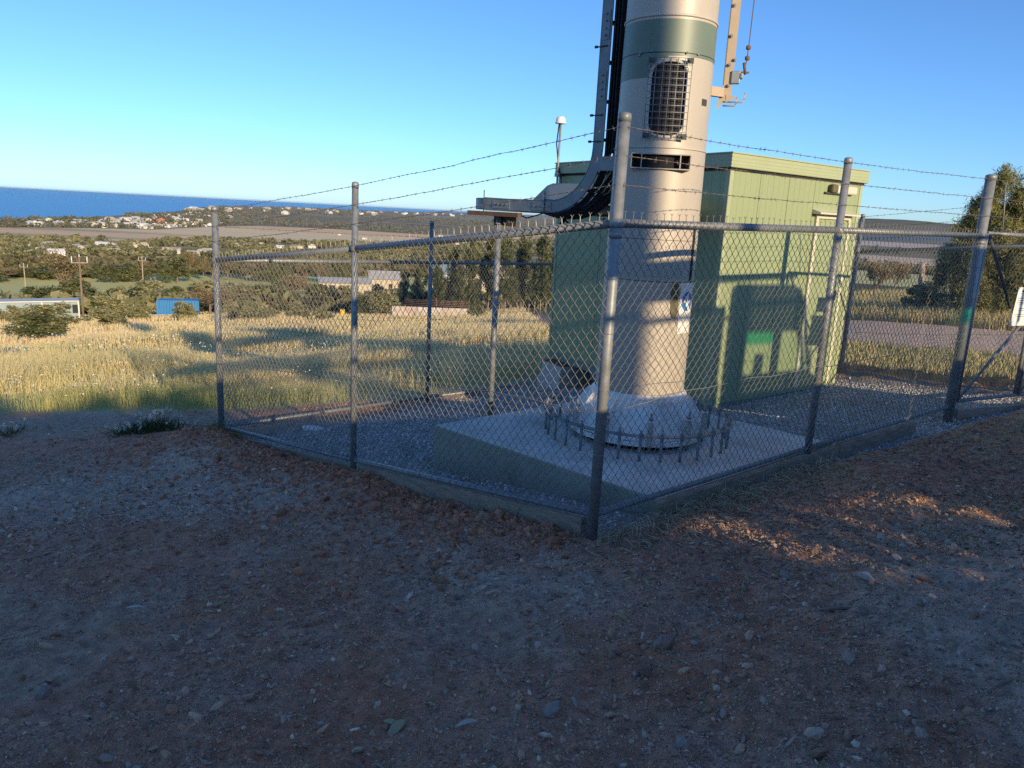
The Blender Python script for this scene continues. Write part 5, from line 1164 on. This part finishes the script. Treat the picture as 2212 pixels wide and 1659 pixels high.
# ------------------------------------------------------------------ loose stones, gravel, litter
ICO = None
def stones(name, x, y, s, cols, seed, z=None, flat=.6, kind='stuff'):
    rg = np.random.RandomState(seed); bm = bmesh.new(); bmesh.ops.create_icosphere(bm, subdivisions=1, radius=1); B = np.array([v.co[:] for v in bm.verts]); Fb = np.array([[v.index for v in f.verts] for f in bm.faces]); bm.free()
    n = len(x); zz = terrain(x, y) if z is None else z; nv = len(B); an = rg.uniform(0, 6.28, n); ca, sa = np.cos(an), np.sin(an)
    sc = np.stack([rg.uniform(.75, 1.3, n), rg.uniform(.55, 1.0, n), rg.uniform(.4, .85, n)*flat/.6], 1)*s[:, None]
    L = B[None]*(1+rg.normal(size=(n, nv, 1))*.16)*sc[:, None]; t = rg.normal(size=(n, 2))*.35; L[..., 2] += L[..., 0]*t[:, :1]+L[..., 1]*t[:, 1:]
    X = L[..., 0]*ca[:, None]-L[..., 1]*sa[:, None]; Y = L[..., 0]*sa[:, None]+L[..., 1]*ca[:, None]
    V = np.stack([X+x[:, None], Y+y[:, None], L[..., 2]+(zz+s*.18)[:, None]], -1).reshape(-1, 3); Fc = (Fb[None]+(np.arange(n)*nv)[:, None, None]).reshape(-1, 3)
    return tag(link(name, np_mesh(name, V, Fc, 3, False, np.repeat(cols, nv, 0)), M['stone']), kind=kind)
def fine_gravel(name, x, y, s, cols, seed):
    rg = np.random.RandomState(seed); n = len(x); B = np.array([(1, 0, 0), (-1, 0, 0), (0, 1, 0), (0, -1, 0), (0, 0, 1), (0, 0, -1)], float); Fb = np.array([(0, 2, 4), (2, 1, 4), (1, 3, 4), (3, 0, 4), (2, 0, 5), (1, 2, 5), (3, 1, 5), (0, 3, 5)])
    an = rg.uniform(0, 6.28, n); L = B[None]*np.stack([rg.uniform(.7, 1.5, n), rg.uniform(.5, 1, n), rg.uniform(.4, .8, n)], 1)[:, None]*s[:, None, None]*(1+rg.normal(size=(n, 6, 1))*.2); ca, sa = np.cos(an)[:, None], np.sin(an)[:, None]; t = rg.normal(size=(n, 1))*.4
    V = np.stack([L[..., 0]*ca-L[..., 1]*sa+x[:, None], L[..., 0]*sa+L[..., 1]*ca+y[:, None], L[..., 2]+L[..., 0]*t+(terrain(x, y)+s*.25)[:, None]], -1).reshape(-1, 3)
    return tag(link(name, np_mesh(name, V, (Fb[None]+(np.arange(n)*6)[:, None, None]).reshape(-1, 3), 3, False, np.repeat(cols, 6, 0)), M['stone']), kind='stuff')
def fore_pts(n, d0, d1, seed, az=.72):
    rg = np.random.RandomState(seed); d = np.exp(rg.uniform(math.log(d0), math.log(d1), n)); a = rg.uniform(-az, az, n); x, y = d*np.sin(a), d*np.cos(a); k = (inside_compound(x, y) < -.06) & (grass_edge(x, y) < 0) & (beyond_bc(x, y) < .6); return x[k], y[k], d[k], rg
def stone_cols(x, y, rg):
    n = len(x); pal = np.array([(.42, .22, .14), (.47, .30, .20), (.44, .33, .25), (.55, .44, .35), (.30, .185, .13), (.64, .53, .41)]); g = sst(.5, .64, fbm(x*.35+40, y*.35, 4)); red = rg.choice([0, 1, 1, 4, 2], n); gry = rg.choice([2, 3, 4, 2, 1], n); i = np.where(rg.rand(n) < g*.9+.05, gry, red); i = np.where(rg.rand(n) < .012, 5, i)
    return pal[i]*rg.uniform(.7, 1.25, n)[:, None]
x, y, d, rg = fore_pts(95000, 1.9, 11, 51); dens = np.clip(sst(.40, .62, fbm(x*.9+20, y*.9, 4))*.75+.10+.35*sst(.5, 2.5, x), 0, 1); k = rg.rand(len(x)) < dens; x, y, d = x[k], y[k], d[k]
s = np.exp(rg.normal(-5.4, .42, len(x)))*np.clip(d/3.2, .8, 1.8); stones('loose_gravel', x, y, s, stone_cols(x, y, rg), 52)
x, y, d, rg = fore_pts(260000, 1.9, 9, 58); k = rg.rand(len(x)) < .30+.7*sst(.42, .58, fbm(x*2.1+2, y*2.1, 4)); x, y, d = x[k], y[k], d[k]
fine_gravel('fine_grit', x, y, np.exp(rg.normal(-6.05, .4, len(x)))*np.clip(d/3, .8, 2), stone_cols(x, y, rg), 59)
x, y, d, rg = fore_pts(2600, 2.0, 10, 53); s = np.exp(rg.normal(-4.15, .30, len(x))); k = rg.rand(len(x)) < .6; stones('scattered_stones', x[k], y[k], s[k], stone_cols(x[k], y[k], rg), 54)
rg = np.random.RandomState(56); n = 5200; sl_ = rg.rand(n)*5.4; oo = rg.exponential(.45, n)+.04; x = Fp[0]-.727*sl_-.687*oo; y = Fp[1]+.687*sl_-.727*oo; s = np.exp(rg.normal(-4.5, .5, n)); cc = np.array([(.42, .205, .12)])*rg.uniform(.6, 1.35, n)[:, None]; stones('earth_clods', x, y, s, cc, 57, None, .8)
# gravel inside the compound
def in_pts(n, seed):
    rg = np.random.RandomState(seed); x = rg.uniform(-3.2, 6.8, n*3); y = rg.uniform(4.5, 15.4, n*3); pc = (PL+PR)/2; e1 = (PN-PL)/np.linalg.norm(PN-PL); e2 = (PR-PN)/np.linalg.norm(PR-PN); q = np.stack([x, y], 1)-pc
    k = (inside_compound(x, y) > .03) & ~((abs(q@e1) < 1.2) & (abs(q@e2) < 1.28)); hq = np.linalg.solve(np.array([hf, hl]).T, (np.stack([x, y], 1)-HN).T); k &= ~((hq[0] > .0) & (hq[0] < LW) & (hq[1] > 0) & (hq[1] < LD)); return x[k][:n], y[k][:n], rg
x, y, rg = in_pts(42000, 61); s = np.exp(rg.normal(-4.75, .28, len(x))); cc = np.array([(.44, .43, .41)])*rg.uniform(.5, 1.75, len(x))[:, None]; cc[rg.rand(len(x)) < .02] = (.3, .29, .27); stones('compound_gravel', x, y, s, cc, 62)
# the larger stones one can tell apart
for i, (xp, yp, w, c, lab) in enumerate([(812, 1138, 33, (.20, .13, .10), 'angular reddish brown stone left of the corner board'), (1025, 1240, 26, (.19, .15, .12), 'pale brown stone with a flat face below the corner post'), (1128, 1262, 24, (.17, .14, .12), 'rounded brown stone right of the pale brown one'), (2002, 1316, 28, (.24, .21, .19), 'round pale stone near the right edge below the sunlit strip'),
        (1830, 1435, 30, (.20, .165, .145), 'rounded stone alone near the right edge'), (1700, 1240, 30, (.18, .15, .13), 'brown flat stone just below the sunlit strip'), (1872, 1253, 34, (.25, .25, .25), 'grey stone at the lower border of the sunlit strip'), (848, 1320, 24, (.20, .14, .11), 'squarish brown stone in the middle of the bare soil'),
        (1430, 1398, 44, (.17, .12, .10), 'broad flat brown rock by the red soil patch'), (1188, 1545, 40, (.17, .15, .14), 'grey brown lump at the lower middle'), (480, 1168, 22, (.17, .10, .07), 'red brown clod on the left of the soil'), (1470, 1612, 30, (.20, .18, .17), 'grey stone near the bottom edge right of the middle'), (95, 1508, 32, (.16, .14, .13), 'grey pebble near the lower left edge'), (1322, 1420, 24, (.15, .11, .09), 'small dark rock left of the broad flat rock')]):
    g = pix(xp, yp); d = math.hypot(g[0], g[1]); s = np.array([w/1662*math.sqrt(d*d+3)*.5]); o_ = stones('stone', np.array([g[0]]), np.array([g[1]]), s, np.array([c])*[1.75, 1.6, 1.45], 70+i, None, .75, None); tag(o_, lab, 'stone')
def slivers(name, x, y, l, wd, cols, seed, curl=.25, lift=.006):
    rg = np.random.RandomState(seed); n = len(x); z = terrain(x, y)+lift+rg.rand(n)*.012; an = rg.uniform(0, 6.28, n); u = np.stack([np.cos(an), np.sin(an), rg.normal(size=n)*.22], 1)*l[:, None]*.5; v = np.stack([-np.sin(an), np.cos(an), rg.normal(size=n)*.5], 1)*wd[:, None]*.5; c = np.stack([x, y, z], 1); bow = np.array([0, 0, 1.0])*(l*curl*rg.normal(size=n)*.4)[:, None]
    V = np.stack([c-u, c-u*.35-v+bow, c-u*.35+v+bow, c+u*.4-v*.9+bow, c+u*.4+v*.9+bow, c+u], 1).reshape(-1, 3); k = np.arange(n)[:, None]*6
    F3 = np.concatenate([k+[0, 1, 2], k+[1, 3, 2], k+[2, 3, 4], k+[3, 5, 4]], 0); return tag(link(name, np_mesh(name, V, F3, 3, False, np.repeat(cols, 6, 0)), M['litter']), kind='stuff')
x, y, d, rg = fore_pts(46000, 3.4, 12, 81); w_ = sst(.2, 2.2, x)*sst(3.7, 4.6, y)+.05*(x > -1.5); k = rg.rand(len(x)) < w_*(.35+.65*sst(.35, .55, fbm(x*1.1, y*1.1+5, 3))); x, y = x[k], y[k]; n = len(x); pal = np.array([(.36, .26, .18), (.46, .35, .24), (.26, .185, .13), (.55, .44, .31), (.34, .29, .24)]); slivers('bark_and_leaf_litter', x, y, np.exp(rg.normal(-3.0, .4, n)), np.exp(rg.normal(-4.6, .35, n)), pal[rg.choice(5, n, p=[.3, .25, .25, .08, .12])]*rg.uniform(.7, 1.2, n)[:, None], 82)
x, y, d, rg = fore_pts(420, 2.0, 9, 83); n = len(x); slivers('fallen_gum_leaves', x, y, rg.uniform(.03, .085, n), rg.uniform(.006, .013, n), np.array([(.36, .33, .26)])*rg.uniform(.5, 1.2, n)[:, None], 84)
rg = np.random.RandomState(86); n = 2600; sl_ = rg.rand(n)*2.6; oo = np.abs(rg.normal(0, .16, n))+.06; x = Fp[0]+.764*sl_+.645*oo; y = Fp[1]+.645*sl_-.764*oo; slivers('straw_by_the_fence', x, y, rg.uniform(.06, .2, n), rg.uniform(.002, .006, n), np.array([(.52, .43, .29)])*rg.uniform(.5, 1.2, n)[:, None], 87, .5, .012)
x, y, rg = in_pts(2600, 88); k = (x < 1.2) & (y < 7.2); x, y = x[k], y[k]; n = len(x); slivers('straw_on_the_gravel', x, y, rg.uniform(.04, .14, n), rg.uniform(.002, .005, n), np.array([(.26, .22, .17)])*rg.uniform(.5, 1.2, n)[:, None], 89, .5, .012)
# a few things lying on the ground
for i, (xp, yp, l, wd, an, c, lab) in enumerate([(856, 1578, .115, .034, 1.1, (.42, .40, .22), 'large yellow green gum leaf near the bottom of the photo'), (846, 1567, .08, .022, -.5, (.40, .38, .20), 'yellow green gum leaf crossing under the large one'), (292, 1322, .10, .016, .1, (.55, .53, .45), 'long pale leaf on the left of the dark soil'), (1340, 1000+.0+345, .09, .020, -.9, (.30, .34, .14), 'green gum leaf below the corner post'), (620, 1398, .07, .017, 2.2, (.36, .36, .16), 'small green leaf in the middle of the soil'), (1008, 1576, .09, .02, .4, (.5, .48, .40), 'pale curled leaf left of the middle bottom')]):
    g = pix(xp, yp); z0 = float(terrain(g[0], g[1]))+.014; u = np.array([math.cos(an), math.sin(an), .08]); v = np.array([-math.sin(an), math.cos(an), .25]); m = MB(); t = np.linspace(-1, 1, 9); V = []
    for q in t: wq = wd*.5*(1-abs(q)**2.2); b = np.array([g[0], g[1], z0])+u*l*.5*q+gu*(.010*(1-q*q)); V += [b-v*wq, b+gu*.002, b+v*wq]
    Fs = [f for k in range(8) for f in ((3*k, 3*k+1, 3*k+4, 3*k+3), (3*k+1, 3*k+2, 3*k+5, 3*k+4))]; m.add(V, Fs, True)
    m.build('gum_leaf', mat('leaf_%d' % i if False else 'fallen_leaf', c, .6, 0, .12, 30, transl=.2), None, lab, 'leaf')
g = pix(766, 1586); m = MB(); p = np.array([g[0], g[1], float(terrain(g[0], g[1]))+.012]); m.tube([p-[.016, .006, 0], p+[.016, .006, .002]], .0042, 8); m.build('cigarette_butt', M['paper'], None, 'short white cigarette butt near the bottom of the photo', 'litter')
g = pix(168, 953); p = np.array([g[0], g[1], float(terrain(g[0], g[1]))+.03]); MB().box(p, (.15, .01, .0), (-.003, .025, 0), (0, 0, .006)).build('wood_offcut', M['timber'], None, 'thin flat board lying on the pale track', 'board')
for i, (xp, yp, l, an, lab) in enumerate([(1812, 1313, .20, .15, 'broad strip of grey bark on the litter at the right'), (1640, 1118, .26, -.5, 'thin dry stick beside the right hand timber board'), (2155, 1500, .18, .5, 'grey stick near the right edge')]):
    g = pix(xp, yp); p = np.array([g[0], g[1], float(terrain(g[0], g[1]))+.016]); u = np.array([math.cos(an), math.sin(an), .02]); MB().tube([p-u*l/2, p+gu*.008, p+u*l/2], [.005, .011 if i != 1 else .005, .004], 6).build('stick', M['timber'], None, lab, 'stick')

# ------------------------------------------------------------------ haze over the whole country
hz = MB(); hz.abox(-67000, 67000, -67000, 67000, -101, 13)
hm_ = bpy.data.materials.new('thin_haze'); hm_.use_nodes = True; hn = hm_.node_tree; hn.nodes.remove(hn.nodes['Principled BSDF'])
pv = hn.nodes.new('ShaderNodeVolumePrincipled'); pv.inputs['Color'].default_value = (.42, .68, 1, 1); pv.inputs['Density'].default_value = 1.1e-5; pv.inputs['Anisotropy'].default_value = 0.0
hn.links.new(pv.outputs[0], hn.nodes['Material Output'].inputs['Volume'])
hz.build('haze', hm_, kind='stuff')
